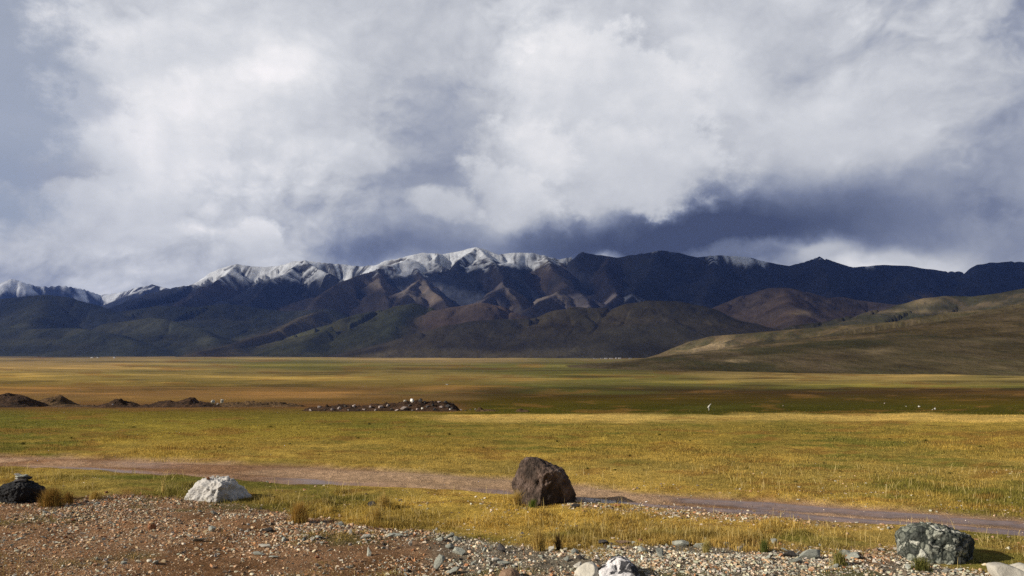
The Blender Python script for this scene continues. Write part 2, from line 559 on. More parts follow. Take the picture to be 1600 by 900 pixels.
LAB = {
    ('slate', 0): 'small grey green slate chip in the brown gravel bank', ('slate', 1): 'small grey green slate chip in the pale slate strip',
    ('pale', 0): 'small cream stone chip in the brown gravel bank', ('pale', 1): 'small cream stone chip in the pale slate strip',
    ('dusk', 0): 'small dark stone chip in the brown gravel bank', ('dusk', 1): 'small dark stone chip in the pale slate strip',
    ('tan', 0): 'small tan stone chip in the brown gravel bank', ('tan', 1): 'small tan stone chip in the pale slate strip',
    ('rust', 0): 'small rusty red stone chip in the brown gravel bank', ('rust', 1): 'small rusty red stone chip in the pale slate strip',
    ('white', 0): 'small white stone chip in the brown gravel bank', ('white', 1): 'small white stone chip in the pale slate strip',
}
cnt = 0
while cnt < 245:
    px, py = random.uniform(-10, 1610), random.uniform(768, 899)
    gv = float(np.interp(px, GRV[:, 0], GRV[:, 1]))
    if py < gv - 2 or (px < 560 and py > gv + 62 and random.random() < 0.85):
        continue
    if 1400 < px < 1535 and py < 893:
        continue
    p = on_ground(px, py)
    mt = gravel_kind(px, py)
    w = random.uniform(0.045, 0.085) if mt != 'slate' else random.uniform(0.06, 0.15)
    if mt in ('slate', 'pale') and px > 620 and random.random() < .3:
        w = random.uniform(.13, .22)
    kind = 'flat' if mt in ('slate', 'pale') and random.random() < 0.7 else 'lump'
    o = link('stone', shape(kind, mt, random.randrange(4)), (p[0], p[1], p[2] + w * 0.13), (random.uniform(-.5, .5), random.uniform(-.5, .5), random.uniform(0, 6.3)), (w, w * random.uniform(.6, .9), w * random.uniform(.6, .9)))
    right = 1 if px > 640 else 0
    tag(o, LAB[(mt, right)], 'stone', {'slate': 'slate chips', 'pale': 'cream chips', 'dusk': 'dark chips', 'tan': 'tan chips', 'rust': 'rusty chips', 'white': 'white chips'}[mt] + (' of the slate strip' if right else ' of the gravel bank'))
    cnt += 1

# fine gravel: nobody could count it, one mesh ----------------------------------------
protos = []
for i in range(10):
    me = hull_mesh('proto', 1500 + i, 0.55 + 0.05 * (i % 4), 9, None, 0)
    v = np.array([q.co[:] for q in me.vertices])
    f = np.array([list(p.vertices) for p in me.polygons if len(p.vertices) == 3])
    protos.append((v, f))
    bpy.data.meshes.remove(me)
PALETTE = {'tan': (.44, .30, .18), 'rust': (.36, .165, .07), 'pale': (.58, .50, .37), 'slate': (.37, .37, .30), 'dusk': (.10, .08, .065), 'white': (.70, .66, .57)}


def scatter_gravel(name, n, dens, size, label):
    X, Yy = [], []
    while len(X) < n:
        k = n * 3
        y = 6.9 + rng.random(k) ** 1.0 * 9.5
        x = (rng.random(k) - 0.5) * 1.5 * y
        keep = rng.random(k) < dens(x, y)
        X += list(x[keep])
        Yy += list(y[keep])
    X, Yy = np.array(X[:n]), np.array(Yy[:n])
    Z = ground_z(X, Yy)
    px, py = project(X, Yy, Z)
    vs, fs, cs, off = [], [], [], 0
    sz = size[0] + (size[1] - size[0]) * rng.random(n) ** 2.0
    ang = rng.random(n) * 6.283
    tl = rng.normal(0, 0.5, n)
    pick = rng.integers(0, len(protos), n)
    cols = np.array([np.array(PALETTE[gravel_kind(a, b)]) for a, b in zip(px, py)]) * (0.6 + 0.7 * rng.random((n, 1))) * (0.94 + 0.12 * rng.random((n, 3)))
    cols = cols * 1.2
    cols = lerp3(cols, V(.34, .21, .115) if size[1] < .05 else V(.33, .24, .15), .22)
    for k, (v, f) in enumerate(protos):
        idx = np.where(pick == k)[0]
        q = v[None] * sz[idx][:, None, None] * (0.75 + 0.5 * rng.random((len(idx), 1, 3)))
        ct, st = np.cos(tl[idx])[:, None], np.sin(tl[idx])[:, None]
        y1, z1 = q[..., 1] * ct - q[..., 2] * st, q[..., 1] * st + q[..., 2] * ct
        ca, sa = np.cos(ang[idx])[:, None], np.sin(ang[idx])[:, None]
        x2, y2 = q[..., 0] * ca - y1 * sa, q[..., 0] * sa + y1 * ca
        w = np.stack([x2 + X[idx][:, None], y2 + Yy[idx][:, None], z1 + (Z[idx] + sz[idx] * rng.uniform(-.28, .12, len(idx)))[:, None]], -1)
        vs.append(w.reshape(-1, 3))
        cs.append(np.repeat(cols[idx], len(v), 0))
        fs.append((f[None] + (np.arange(len(idx)) * len(v))[:, None, None] + off).reshape(-1, 3))
        off += len(idx) * len(v)
    me = mesh_np(name, np.concatenate(vs), np.concatenate(fs), MAT_GRAVEL, False, np.concatenate(cs))
    return tag(link(name, me), label, 'gravel', None, 'stuff')


MAT_GRAVEL, n = new_mat('gravel')
tc = n.n('NewGeometry').outputs['Position']
c = n.n('Attribute', attribute_name='tint').outputs['Color']
c = n.mix(0.6, c, n.ramp(n.noise(tc, 90, 4, 0.7), [(.3, .45), (.7, 1.5)]), 'MULTIPLY')
n.out(bsdf(n, c, 0.9))


def dens_bank(x, y):
    px, py, trk, tt, grv = zone(x, y)
    gv = np.interp(px, GRV[:, 0], GRV[:, 1])
    bank = np.exp(-((py - gv - 20) / 26.0) ** 2) + 0.75 * sstep(520, 700, px)
    clump = np.clip(0.5 + 1.3 * fbm(x * 1.1, y * 1.5, 4, 77), 0.06, 1.2)
    beside = 0.35 * np.exp(-((py - 786 - (px - 900) * 0.085) / 9.0) ** 2) * sstep(870, 900, px) * (1 - sstep(1150, 1350, px))
    d = grv * np.clip(0.26 + 0.95 * bank, 0, 1) * clump + beside
    d = d + 0.05 * (1 - trk) * (1 - grv) * (y < 12.5) * (fbm(x * 1.2, y * 1.2, 3, 80) > 0)
    d = d + 0.012 * (1 - trk) * (1 - grv) * (fbm(x * .8, y * .8, 2, 78) > 0.1)
    return d * (py < 935) * (np.abs(px - 800) < 860)


scatter_gravel('gravel', 42000, dens_bank, (0.018, 0.078), 'broken gravel of mixed brown and grey green chips')


def dens_dirt(x, y):
    px, py, trk, tt, grv = zone(x, y)
    return grv * (1 - 0.7 * sstep(560, 700, px)) * np.clip(0.45 + 1.2 * fbm(x * .9, y * 1.4, 4, 79), .08, 1) * (py < 935) * (np.abs(px - 800) < 860) + 0.03 * trk * (y < 14)


scatter_gravel('grit', 52000, dens_dirt, (0.008, 0.026), 'fine brown grit over the bare dirt')

# ---------------------------------------------------------------- ground colour
ROWS_L = [(540, (.30, .22, .09)), (560, (.32, .235, .10)), (572, (.36, .25, .10)), (590, (.33, .24, .075)), (600, (.24, .17, .05)), (606, (.21, .125, .045)), (618, (.235, .14, .055)), (636, (.20, .13, .035)), (646, (.19, .155, .03)), (662, (.20, .17, .035)), (682, (.25, .20, .045)), (700, (.30, .225, .06)), (730, (.30, .23, .065)), (790, (.31, .24, .07)), (860, (.30, .21, .08)), (930, (.28, .2, .08))]
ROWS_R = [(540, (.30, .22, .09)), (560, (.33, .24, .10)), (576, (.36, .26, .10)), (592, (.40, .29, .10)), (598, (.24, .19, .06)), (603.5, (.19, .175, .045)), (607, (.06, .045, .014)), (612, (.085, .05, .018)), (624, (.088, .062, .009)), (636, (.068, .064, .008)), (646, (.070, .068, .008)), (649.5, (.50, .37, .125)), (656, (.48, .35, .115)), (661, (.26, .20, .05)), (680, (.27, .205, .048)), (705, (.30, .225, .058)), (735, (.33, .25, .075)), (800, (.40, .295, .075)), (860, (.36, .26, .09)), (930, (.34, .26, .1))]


def rows(tab, py):
    p = np.array([r[0] for r in tab], float)
    c = np.array([r[1] for r in tab])
    return np.stack([np.interp(py, p, c[:, i]) for i in range(3)], -1)


def green_field(x, y):
    s = np.maximum(np.asarray(y, float), 8) / 14
    a = fbm(x / (5.0 * s), y / (2.4 * s ** 1.25), 4, 101) + 0.85 * fbm(x / 1.3, y / 0.9, 3, 102) * (1 - sstep(20, 60, y))
    return a


def meadow_color(x, y):
    px, py, trk, tt, grv = zone(x, y)
    w = fbm(px / 90.0, py / 7.0, 3, 111)
    py2 = py + w * np.clip((py - 560) * 0.05, 0.4, 5)
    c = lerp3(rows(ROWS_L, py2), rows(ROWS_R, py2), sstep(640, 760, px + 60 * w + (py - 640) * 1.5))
    gf = green_field(x, y)
    c = lerp3(c, V(.13, .14, .03), 0.75 * sstep(0.04, 0.5, gf))
    c = lerp3(c, c * V(1.4, 1.32, 1.25), sstep(-0.02, -0.45, gf) * 0.9)
    ru = fbm(px / 70.0 + 40, py / 6.0, 5, 103, .6)
    c = lerp3(c, V(.25, .135, .04), 0.6 * sstep(.1, .45, ru))
    # long thin streaks of pale dry grass and dark wet ground on the far plain
    far = sstep(640, 604, py)
    st = fbm(px / 230.0 + 3, (py - 560) / (1.2 + 0.03 * np.maximum(py - 560, 0)), 5, 121, .6)
    c = lerp3(c, c * V(1.65, 1.55, 1.4), far * sstep(.10, .40, st))
    c = lerp3(c, V(.10, .075, .028), far * 0.75 * sstep(-.2, -.5, st))
    st2 = fbm(px / 120.0 + 9, (py - 560) / 3.2, 5, 125, .6)
    c = lerp3(c, V(.13, .125, .045), far * 0.4 * sstep(.2, .5, st2))
    # green and bare patches just above the gravel
    g2 = np.exp(-((px - 740) / 75) ** 2 - ((py - 843) / 9) ** 2) + np.exp(-((px - 880) / 30) ** 2 - ((py - 836) / 6) ** 2) + .7 * np.exp(-((px - 1060) / 60) ** 2 - ((py - 840) / 6) ** 2) + 0.8 * np.exp(-((px - 230) / 130) ** 2 - ((py - 745) / 8) ** 2)
    c = lerp3(c, V(.10, .13, .025), np.clip(g2, 0, 1) * 0.7)
    # tan spoil ground behind the mounds on the left
    sp = np.exp(-((py - 634) / 6.0) ** 2) * (1 - sstep(700, 760, px))
    c = lerp3(c, V(.17, .085, .04), 0.85 * sp)
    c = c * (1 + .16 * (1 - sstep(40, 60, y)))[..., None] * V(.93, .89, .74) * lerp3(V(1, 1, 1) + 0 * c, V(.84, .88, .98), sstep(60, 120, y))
    return c, px, py, trk, tt, grv


def ground_color(x, y):
    c, px, py, trk, tt, grv = meadow_color(x, y)
    n = fbm(x * 0.6, y * 1.2, 4, 131)
    n2 = fbm(px / 120.0, py / 5.0, 3, 133)
    mud = lerp3(V(.44, .285, .175) + 0 * c, V(.29, .16, .085), sstep(-.3, .4, n))
    mud = lerp3(mud, V(.48, .33, .20), np.exp(-((px - 760) / 260) ** 2) * 0.7)
    # wet wheel ruts: low at the left, broad at the right
    low = 1 - np.abs(tt - 0.86 + 0.14 * sstep(850, 1100, px)) / (0.16 + 0.08 * sstep(850, 1150, px))
    upr = 1 - np.abs(tt - 0.33) / 0.16
    w1 = sstep(0, 0.6, low + 0.6 * n2) * np.maximum(np.maximum(np.exp(-((px - 160) / 130) ** 2), np.exp(-((px - 500) / 90) ** 2)), np.maximum(np.exp(-((px - 790) / 50) ** 2), sstep(860, 930, px)))
    w2 = sstep(0, 0.6, upr + 0.5 * n2) * np.maximum(sstep(1020, 1080, px), 0.6 * np.exp(-((px - 230) / 60) ** 2))
    wet = np.clip(np.maximum(w1, w2), 0, 1) * trk
    mud = lerp3(mud, V(.19, .112, .078), wet)
    c = lerp3(c, mud, trk)
    dirt = lerp3(V(.29, .165, .088) + 0 * c, V(.185, .10, .048), sstep(-.25, .35, fbm(x * 1.4, y * 1.4, 4, 141)))
    redp = sstep(.0, .35, fbm(x * .7 + 5, y * .9, 3, 149))
    dirt = lerp3(dirt, V(.19, .18, .14), 0.8 * sstep(560, 760, px) * (1 - .8 * redp))
    dirt = lerp3(dirt, V(.10, .10, .03), 0.7 * sstep(.12, .4, fbm(x * .9, y * 1.1, 3, 147)))
    c = lerp3(c, dirt, grv)
    # stony verge along the track
    v = np.exp(-((py - 790 - (px - 900) * 0.07) / 7) ** 2) * sstep(870, 900, px) * (1 - sstep(1250, 1450, px))
    c = lerp3(c, V(.27, .17, .10), 0.7 * v)
    return c, wet, trk, grv


m_ground, n = new_mat('ground')
pos = n.n('NewGeometry').outputs['Position']
tint = n.n('Attribute', attribute_name='tint').outputs['Color']
wet = n.n('Attribute', attribute_name='wet').outputs['Fac']
bare = n.n('Attribute', attribute_name='bare').outputs['Fac']
f1 = n.noise(pos, 38, 6, 0.72)
f2 = n.noise(pos, 5, 5, 0.7)
f3 = n.noise(pos, 0.35, 5, 0.65)
dry = n.m('SUBTRACT', 1.0, wet)
c = n.mix(n.m('MULTIPLY', dry, 0.85), tint, n.ramp(f1, [(.28, .30), (.5, .95), (.72, 1.75)]), 'MULTIPLY')
c = n.mix(0.75, c, n.ramp(f2, [(.28, .42), (.5, 1.0), (.75, 1.5)]), 'MULTIPLY')
c = n.mix(0.5, c, n.ramp(f3, [(.3, .65), (.7, 1.35)]), 'MULTIPLY')
f4 = n.noise(pos, 0.03, 8, 0.72)
c = n.mix(0.6, c, n.ramp(f4, [(.3, .55), (.5, 1.0), (.7, 1.5)]), 'MULTIPLY')
hgt = n.m('ADD', n.m('MULTIPLY', f1, n.m('MULTIPLY', dry, 0.03)), n.m('MULTIPLY', f2, n.m('ADD', 0.005, n.m('MULTIPLY', dry, 0.075))))
nb = n.n('Bump', {'Height': hgt, 'Strength': 0.9, 'Distance': 1.0}).outputs[0]
pb = n.n('BsdfPrincipled', {'Base Color': c, 'Roughness': n.m('SUBTRACT', 0.95, n.m('MULTIPLY', wet, 0.66)), 'Specular IOR Level': n.m('ADD', 0.02, n.m('MULTIPLY', wet, 0.40)), 'Normal': nb})
n.out(pb.outputs[0])

ya = np.concatenate([-np.geomspace(4000, 3, 40), np.linspace(-2, 5.5, 14), 6.0 + np.cumsum(0.035 * (np.linspace(1, 2.6, 460)) ** 1.6)])
ya = np.concatenate([ya, np.geomspace(ya[-1] * 1.01, 16000, 520)])
uu = np.sinh(np.linspace(-2.2, 2.2, 620)) / np.sinh(2.2) * 3.0
uu = np.sort(np.concatenate([np.linspace(-0.72, 0.72, 520), np.linspace(-4, -0.74, 40), np.linspace(0.74, 4, 40)]))
wy = np.sqrt(ya ** 2 + 4.0 ** 2)
gx = uu[None, :] * wy[:, None]
gyy = np.repeat(ya[:, None], len(uu), 1)
gx, gyy = gx.ravel(), gyy.ravel()
gzz = ground_z(gx, gyy)
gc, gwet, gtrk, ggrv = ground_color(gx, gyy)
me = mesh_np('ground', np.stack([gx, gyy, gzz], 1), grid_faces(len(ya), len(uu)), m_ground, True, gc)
attr(me, 'wet', gwet)
attr(me, 'bare', np.maximum(gtrk, ggrv))
tag(link('ground', me), kind='structure')

# ---------------------------------------------------------------- grass
MAT_GRASS, n = new_mat('grass')
c = n.n('Attribute', attribute_name='tint').outputs['Color']
dd = n.n('BsdfDiffuse', {'Color': c}).outputs[0]
tr = n.n('BsdfTranslucent', {'Color': c}).outputs[0]
n.out(n.n('MixShader', {0: 0.3, 1: dd, 2: tr}).outputs[0])


def blades(X, Y, Z, H, Wd, col, lean=0.35, name='grass'):
    k = len(X)
    a = rng.random(k) * 6.283
    la = rng.random(k) * 6.283
    ln = np.abs(rng.normal(0, lean, k)) * H
    bx, by = np.cos(a) * Wd / 2, np.sin(a) * Wd / 2
    mx, my = X + np.cos(la) * ln * 0.35, Y + np.sin(la) * ln * 0.35
    tx, ty = X + np.cos(la) * ln, Y + np.sin(la) * ln
    zt = Z + H * np.sqrt(np.maximum(1 - (ln / np.maximum(H, 1e-4)) ** 2 * .5, .2))
    zm = Z + (zt - Z) * .6
    v = np.stack([np.stack([X - bx, Y - by, Z - 0.01], 1), np.stack([X + bx, Y + by, Z - 0.01], 1), np.stack([mx + bx * .75, my + by * .75, zm], 1), np.stack([mx - bx * .75, my - by * .75, zm], 1), np.stack([tx + bx * .12, ty + by * .12, zt], 1), np.stack([tx - bx * .12, ty - by * .12, zt], 1)], 1)
    f = (np.arange(k)[:, None, None] * 6 + np.array([[0, 1, 2, 3], [3, 2, 4, 5]])[None]).reshape(-1, 4)
    return mesh_np(name, v.reshape(-1, 3), f, MAT_GRASS, False, np.repeat(col, 6, 0))


def grass_patch(name, n, y0, y1, dens, hfun, label, power=1.0, dry=0.0):
    X, Yy = [], []
    while len(X) < n:
        k = n * 2
        t = rng.random(k)
        y = 1 / (1 / y1 + (1 / y0 - 1 / y1) * t ** power)
        x = (rng.random(k) - 0.5) * 1.42 * y
        keep = rng.random(k) < dens(x, y)
        X += list(x[keep])
        Yy += list(y[keep])
    X, Yy = np.array(X[:n]), np.array(Yy[:n])
    Z = ground_z(X, Yy)
    c = meadow_color(X, Yy)[0]
    c = lerp3(c, V(.50, .39, .13), np.clip(dry + 0.25 * rng.normal(0, 1, n), 0, 0.85))
    c = c * (0.45 + 1.05 * rng.random((n, 1)))
    H = hfun(X, Yy) * (0.5 + rng.random(n))
    stalk = (rng.random(n) < 0.012) & (Yy < 17)
    H = np.where(stalk, np.maximum(H * 2.2, .10 + .08 * rng.random(n)), H)
    c = np.where(stalk[:, None], V(.60, .47, .20), c)
    Wd = np.maximum(0.0035, Yy * 0.0005)
    return tag(link(name, blades(X, Yy, Z, H, Wd, c, 0.45, name)), label, 'grass', None, 'stuff')


def clumpy(x, y):
    return np.clip(0.16 + 1.6 * fbm(x * 1.1, y * 0.8, 3, 151) + 0.4 * fbm(x * 5, y * 5, 2, 152), 0.03, 1)


def dens_near(x, y):
    px, py, trk, tt, grv = zone(x, y)
    lo = np.interp(px, TRK_LO[:, 0], TRK_LO[:, 1])
    d = (1 - trk) * (1 - grv) * (py > lo) * clumpy(x, y) + 0.4 * grv * sstep(.1, .4, fbm(x * .9 + 3, y * 1.1, 3, 147)) * sstep(905, 885, py + 0 * px) * sstep(300, 700, px) + .006 * grv * (clumpy(x, y) > .8)
    stony = np.exp(-((py - 790 - (px - 900) * 0.07) / 6) ** 2) * sstep(870, 900, px) * (1 - sstep(1250, 1450, px))
    inb = ((px > 1400) & (px < 1530) & (py > 835) & (py < 890))
    return d * (1 - 0.8 * stony) * (py < 925) * (~inb)


def h_near(x, y):
    px, py, trk, tt, grv = zone(x, y)
    lo = np.interp(px, TRK_LO[:, 0], TRK_LO[:, 1])
    return (0.018 + 0.058 * clumpy(x, y) ** 2.5) * (0.25 + 0.75 * sstep(0, 16, py - lo))


def h_plain(x, y):
    return 0.022 + 0.075 * clumpy(x, y) ** 2.5


grass_patch('grass', 140000, 7.2, 17.5, dens_near, h_near, 'dry golden grass between the track and the gravel', 1.0, 0.22)


def dens_far(x, y):
    px, py, trk, tt, grv = zone(x, y)
    up = np.interp(px, TRK_UP[:, 0], TRK_UP[:, 1])
    mound = (py > 628) & (py < 641) & (px < 730)
    return (1 - trk) * (py < up + 4) * (0.35 + 0.65 * clumpy(x * .6, y * .35)) * (~mound)


grass_patch('grass', 150000, 11.5, 75, dens_far, lambda x, y: 0.018 + 0.034 * clumpy(x * .6, y * .4), 'short grazed yellow green meadow grass beyond the track', 0.8, 0.05)


def tuft(name, px, py, hpx, wpx, nb, cols, label, group=None, cat='grass tuft'):
    p = on_ground(px, py)
    s = pxm(p[1])
    r = np.abs(rng.normal(0, 0.28, nb)) * wpx * s / 2
    a = rng.random(nb) * 6.283
    X, Y = np.cos(a) * r, np.sin(a) * r * 0.8
    H = hpx * s * (0.45 + 0.6 * rng.random(nb)) * np.clip(1.2 - r / (wpx * s * .6), .35, 1)
    cc = np.array([cols[i] for i in rng.integers(0, len(cols), nb)]) * (0.7 + 0.6 * rng.random((nb, 1)))
    me = blades(X, Y, np.zeros(nb), H, np.full(nb, 0.0045), cc, 0.4, name)
    o = link(name, me, tuple(p))
    return tag(o, label, cat, group)


GOLD = [(.50, .35, .09), (.42, .28, .07), (.56, .42, .16)]
ORNG = [(.34, .19, .05), (.26, .14, .04), (.44, .28, .08), (.15, .12, .03)]
tuft('grass_tuft', 80, 795, 30, 62, 1500, ORNG, 'wide orange brown grass tuft beside the black boulder')
tuft('grass_tuft', 105, 789, 20, 36, 500, ORNG, 'smaller orange tuft just right of the wide one')
tuft('grass_tuft', 150, 783, 16, 40, 500, GOLD, 'golden tuft at the gravel edge near the far left')
tuft('grass_tuft', 467, 820, 34, 42, 1100, [(.44, .28, .07), (.36, .2, .05), (.5, .36, .12)], 'rounded rust gold grass tuft standing alone in the gravel')
tuft('grass_tuft', 588, 822, 32, 34, 420, GOLD, 'pale yellow upright tuft with red soil at its foot')
tuft('grass_tuft', 842, 860, 38, 26, 420, GOLD, 'tall bright yellow tuft at the slate strip edge')
tuft('grass_tuft', 873, 858, 30, 14, 160, [(.16, .10, .05), (.1, .07, .03)], 'dark brown dead weed stalk by the bright yellow tuft')
tuft('grass_tuft', 808, 790, 28, 28, 420, GOLD, 'yellow tuft at the foot of the brown boulder')
tuft('grass_tuft', 832, 793, 14, 22, 260, [(.12, .16, .03), (.16, .2, .04)], 'green tuft at the foot of the brown boulder')
tuft('grass_tuft', 600, 795, 26, 40, 420, GOLD, 'loose yellow tuft in the meadow by the dark grey stone')
tuft('grass_tuft', 1104, 872, 22, 22, 260, [(.40, .34, .12), (.5, .42, .16)], 'pale straw tuft growing in the slate strip')
tuft('grass_tuft', 1195, 872, 22, 26, 260, [(.10, .13, .03), (.2, .2, .06)], 'dark green weed growing in the slate strip')
tuft('grass_tuft', 1312, 894, 24, 40, 420, [(.32, .28, .09), (.2, .19, .05)], 'olive tuft below the long thin grey slab')
tuft('grass_tuft', 1440, 898, 22, 60, 520, [(.12, .13, .035), (.22, .2, .06)], 'olive grass at the foot of the speckled boulder')
tuft('grass_tuft', 254, 774, 36, 10, 40, [(.6, .46, .16)], 'thin tall straw stalks left of the white boulder')

# dark weed clumps dotted over the grazed meadow
DARKW = [(.07, .08, .02), (.10, .095, .025), (.12, .09, .03)]
base_cl = None
spots = [(112, 685), (304, 681), (345, 700), (335, 712), (453, 694), (422, 668), (560, 685), (578, 663), (700, 680), (640, 672), (985, 714), (963, 700), (960, 733), (920, 732), (1058, 726), (1118, 737), (1166, 733), (1180, 701), (1165, 680), (1080, 690), (1300, 688), (1286, 724), (1310, 738), (1386, 741), (1368, 739), (1412, 761), (1480, 766), (1482, 739), (1390, 686), (1448, 690), (1530, 698), (1245, 753), (1220, 673), (1030, 681), (870, 690), (210, 668), (35, 695), (630, 706), (500, 712), (755, 700)]
for i, (px, py) in enumerate(spots):
    if base_cl is None:
        base_cl = tuft('weed_clump', px, py, 5, 17, 110, DARKW, 'low dark weed clump dotted in the grazed meadow', 'weed clumps in the meadow', 'weed')
    else:
        p = on_ground(px + random.uniform(-2, 2), py)
        o = base_cl.copy()
        COL.objects.link(o)
        o.location = tuple(p)
        k = random.uniform(0.7, 1.3) * p[1] / base_cl.location[1]
        o.scale = (k * random.uniform(.5, 1.6), k, k * random.uniform(.35, .9))
        o.rotation_euler[2] = random.uniform(0, 6.28)

# ---------------------------------------------------------------- spoil heaps and rubble
m_soil, n = new_mat('dug_soil')
pos = n.n('NewGeometry').outputs['Position']
f = n.noise(pos, 1.6, 7, 0.68)
c = n.ramp(f, [(.3, (.024, .014, .008)), (.5, (.062, .034, .018)), (.68, (.13, .07, .038))])
n.out(bsdf(n, c, 0.95, n.n('Bump', {'Height': n.noise(pos, 3.0, 7, 0.75), 'Strength': 0.9, 'Distance': 0.5}).outputs[0]))
m_soil2, n = new_mat('weathered_soil')
pos = n.n('NewGeometry').outputs['Position']
f = n.noise(pos, 1.2, 7, 0.68)
c = n.ramp(f, [(.3, (.05, .031, .015)), (.5, (.11, .066, .030)), (.68, (.19, .115, .05))])
n.out(bsdf(n, c, 0.95, n.n('Bump', {'Height': n.noise(pos, 3.0, 7, 0.75), 'Strength': 0.8, 'Distance': 0.4}).outputs[0]))


def heap(name, top, base, deep, mat, label, seed, rough=0.24, cat='earth mound', dy=0.0):
    """A heap of dug soil under the crest line TOP (frame positions) standing on row BASE, DEEP metres front to back."""
    Y = depth_at(top[0][0], base) + deep * 0.5 + dy
    s = pxm(Y)
    tx = np.array([ray(px, base)[0] * Y for px, _ in top])
    tz = np.array([(base - py) * s for _, py in top]) * 0.86
    nx, ny = 180, 60
    xs = np.linspace(tx[0], tx[-1], nx)
    hh = np.interp(xs, tx, tz)
    t = np.linspace(-1, 1, ny)
    XX, TT = np.meshgrid(xs, t)
    prof = np.clip(1 - np.abs(TT + 0.12 * fbm(XX * 1.1, TT * 0 + seed, 2, seed)), 0, 1) ** 0.85
    YY = Y + TT * deep * 0.5
    nz = fbm(XX * 2.2 / max(1, deep / 2), TT * 2.4 + seed, 5, seed, 0.6)
    ZZ = hh[None, :] * prof * (1 + rough * nz) + rough * 0.25 * prof * nz + 0.10 * prof * np.maximum(fbm(XX * 5, YY * 5 + seed, 3, seed + 60), -.1)
    edge = np.minimum(1, np.minimum((xs - xs[0]), (xs[-1] - xs)) / 0.3)[None, :]
    gz = ground_z(XX.ravel(), YY.ravel()).reshape(XX.shape)
    cx, cy = xs.mean(), Y
    cz = float(ground_z(cx, cy))
    Z = gz + ZZ * edge - 0.08
    Z[0], Z[-1], Z[:, 0], Z[:, -1] = gz[0] - .4, gz[-1] - .4, gz[:, 0] - .4, gz[:, -1] - .4
    me = mesh_np(name, np.stack([XX - cx, YY - cy, Z - cz], -1).reshape(-1, 3), grid_faces(ny, nx), mat, True)
    o = link(name, me, (cx, cy, cz))
    from mathutils.bvhtree import BVHTree
    bvh = BVHTree.FromPolygons([Vector((v.co.x + cx, v.co.y + cy, v.co.z + cz)) for v in me.vertices], [p.vertices[:] for p in me.polygons])

    def surf(px, py):
        a, b_ = ray(px, py)
        hit = bvh.ray_cast(Vector((0, 0, CAMZ)), Vector((a, 1, b_)).normalized())[0]
        return np.array(hit[:]) if hit is not None else None
    tag(o, label, cat)
    return surf


heap('earth_mound', [(-60, 636), (-40, 618), (-15, 611), (12, 610), (32, 612), (48, 620), (62, 631), (74, 637)], 637, 7, m_soil, 'tallest dark brown earth mound cut by the left edge', 1)
heap('earth_mound', [(52, 635), (66, 624), (80, 617), (92, 616), (101, 622), (112, 631), (122, 636)], 636, 5, m_soil2, 'pointed brown earth mound beside the tallest one', 2, dy=2)
low_surf = heap('earth_mound', [(140, 637), (160, 630), (180, 625), (194, 624), (204, 627), (216, 632), (226, 637)], 637, 4, m_soil, 'low rough earth mound between pointed one and long bank', 3, 0.4)
long_surf = heap('earth_mound', [(200, 637), (222, 631), (245, 627), (270, 625), (284, 625), (291, 622), (297, 619), (303, 621), (309, 626), (325, 629), (342, 634), (352, 637)], 637, 5, m_soil, 'long dark brown earth bank with one knob on its crest', 4, 0.4)
heap('earth_mound', [(70, 637), (100, 632), (135, 633), (170, 632), (210, 633), (245, 637)], 637, 5, m_soil2, 'very low brown soil strip linking the mounds on the left', 12, 0.4, dy=1.5)
heap('earth_mound', [(326, 636), (345, 628), (380, 626), (420, 627), (450, 629), (478, 635)], 636, 4, m_soil2, 'low flat rusty earth bank left of the stone rubble', 5, 0.5)
rubble_surf = heap('rubble_mound', [(470, 642), (486, 634), (510, 631), (540, 630), (560, 631), (590, 629), (615, 626), (636, 624), (650, 623), (664, 626), (680, 628), (698, 627), (708, 632), (718, 640), (722, 643)], 643, 4, m_soil, 'long dark soil bank carrying scattered rubble stones', 6, 0.45, 'rubble mound')
heap('earth_mound', [(738, 643), (748, 637), (760, 638), (775, 641), (785, 643)], 643, 2, m_soil2, 'tiny brown soil heap right of the rubble bank', 8, 0.4)
heap('earth_mound', [(800, 644), (812, 638), (822, 638), (832, 644)], 644, 2, m_soil2, 'tiny reddish soil heap before the pale grass strip', 9, 0.4)

Yr = depth_at(600, 643)
rub = []
RUB = [(644, 626, 8, 8, 'white'), (633, 627, 6, 6, 'pale'), (486, 641, 8, 5, 'pink'), (500, 637, 13, 8, 'pink'), (530, 639, 9, 9, 'pink'), (519, 640, 6, 6, 'pink'), (553, 635, 9, 7, 'pink'), (569, 640, 7, 6, 'pink'), (595, 637, 12, 10, 'pink'), (579, 636, 7, 6, 'pink'), (606, 634, 7, 6, 'pink'), (631, 639, 13, 10, 'pink'), (620, 641, 8, 6, 'pink'), (652, 640, 6, 6, 'pink'), (660, 639, 6, 6, 'pale'), (657, 626, 7, 9, 'dusk'), (664, 629, 8, 7, 'dusk'), (686, 628, 8, 6, 'pink'), (696, 628, 7, 6, 'dusk'), (676, 633, 7, 6, 'dusk'), (640, 634, 7, 6, 'dusk'), (668, 636, 9, 7, 'dusk'), (680, 640, 8, 7, 'dusk'), (700, 635, 10, 8, 'dusk'), (706, 639, 8, 7, 'dusk'), (690, 637, 8, 7, 'pink'), (612, 640, 6, 5, 'dusk'), (545, 641, 6, 5, 'pink'), (540, 635, 6, 5, 'dusk'), (560, 641, 5, 4, 'dusk'), (587, 641, 6, 5, 'pink'), (703, 640, 4, 4, 'white'), (645, 641, 5, 4, 'pink'), (508, 641, 5, 4, 'dusk'), (720, 641, 6, 5, 'pink'), (727, 642, 4, 4, 'dusk'), (735, 641, 4, 4, 'pink'), (742, 640, 5, 5, 'pale')]
RLAB = {'white': None, 'pale': None, 'pink': 'rough pinkish grey stone on the rubble bank', 'dusk': 'rough dark stone on the rubble bank'}
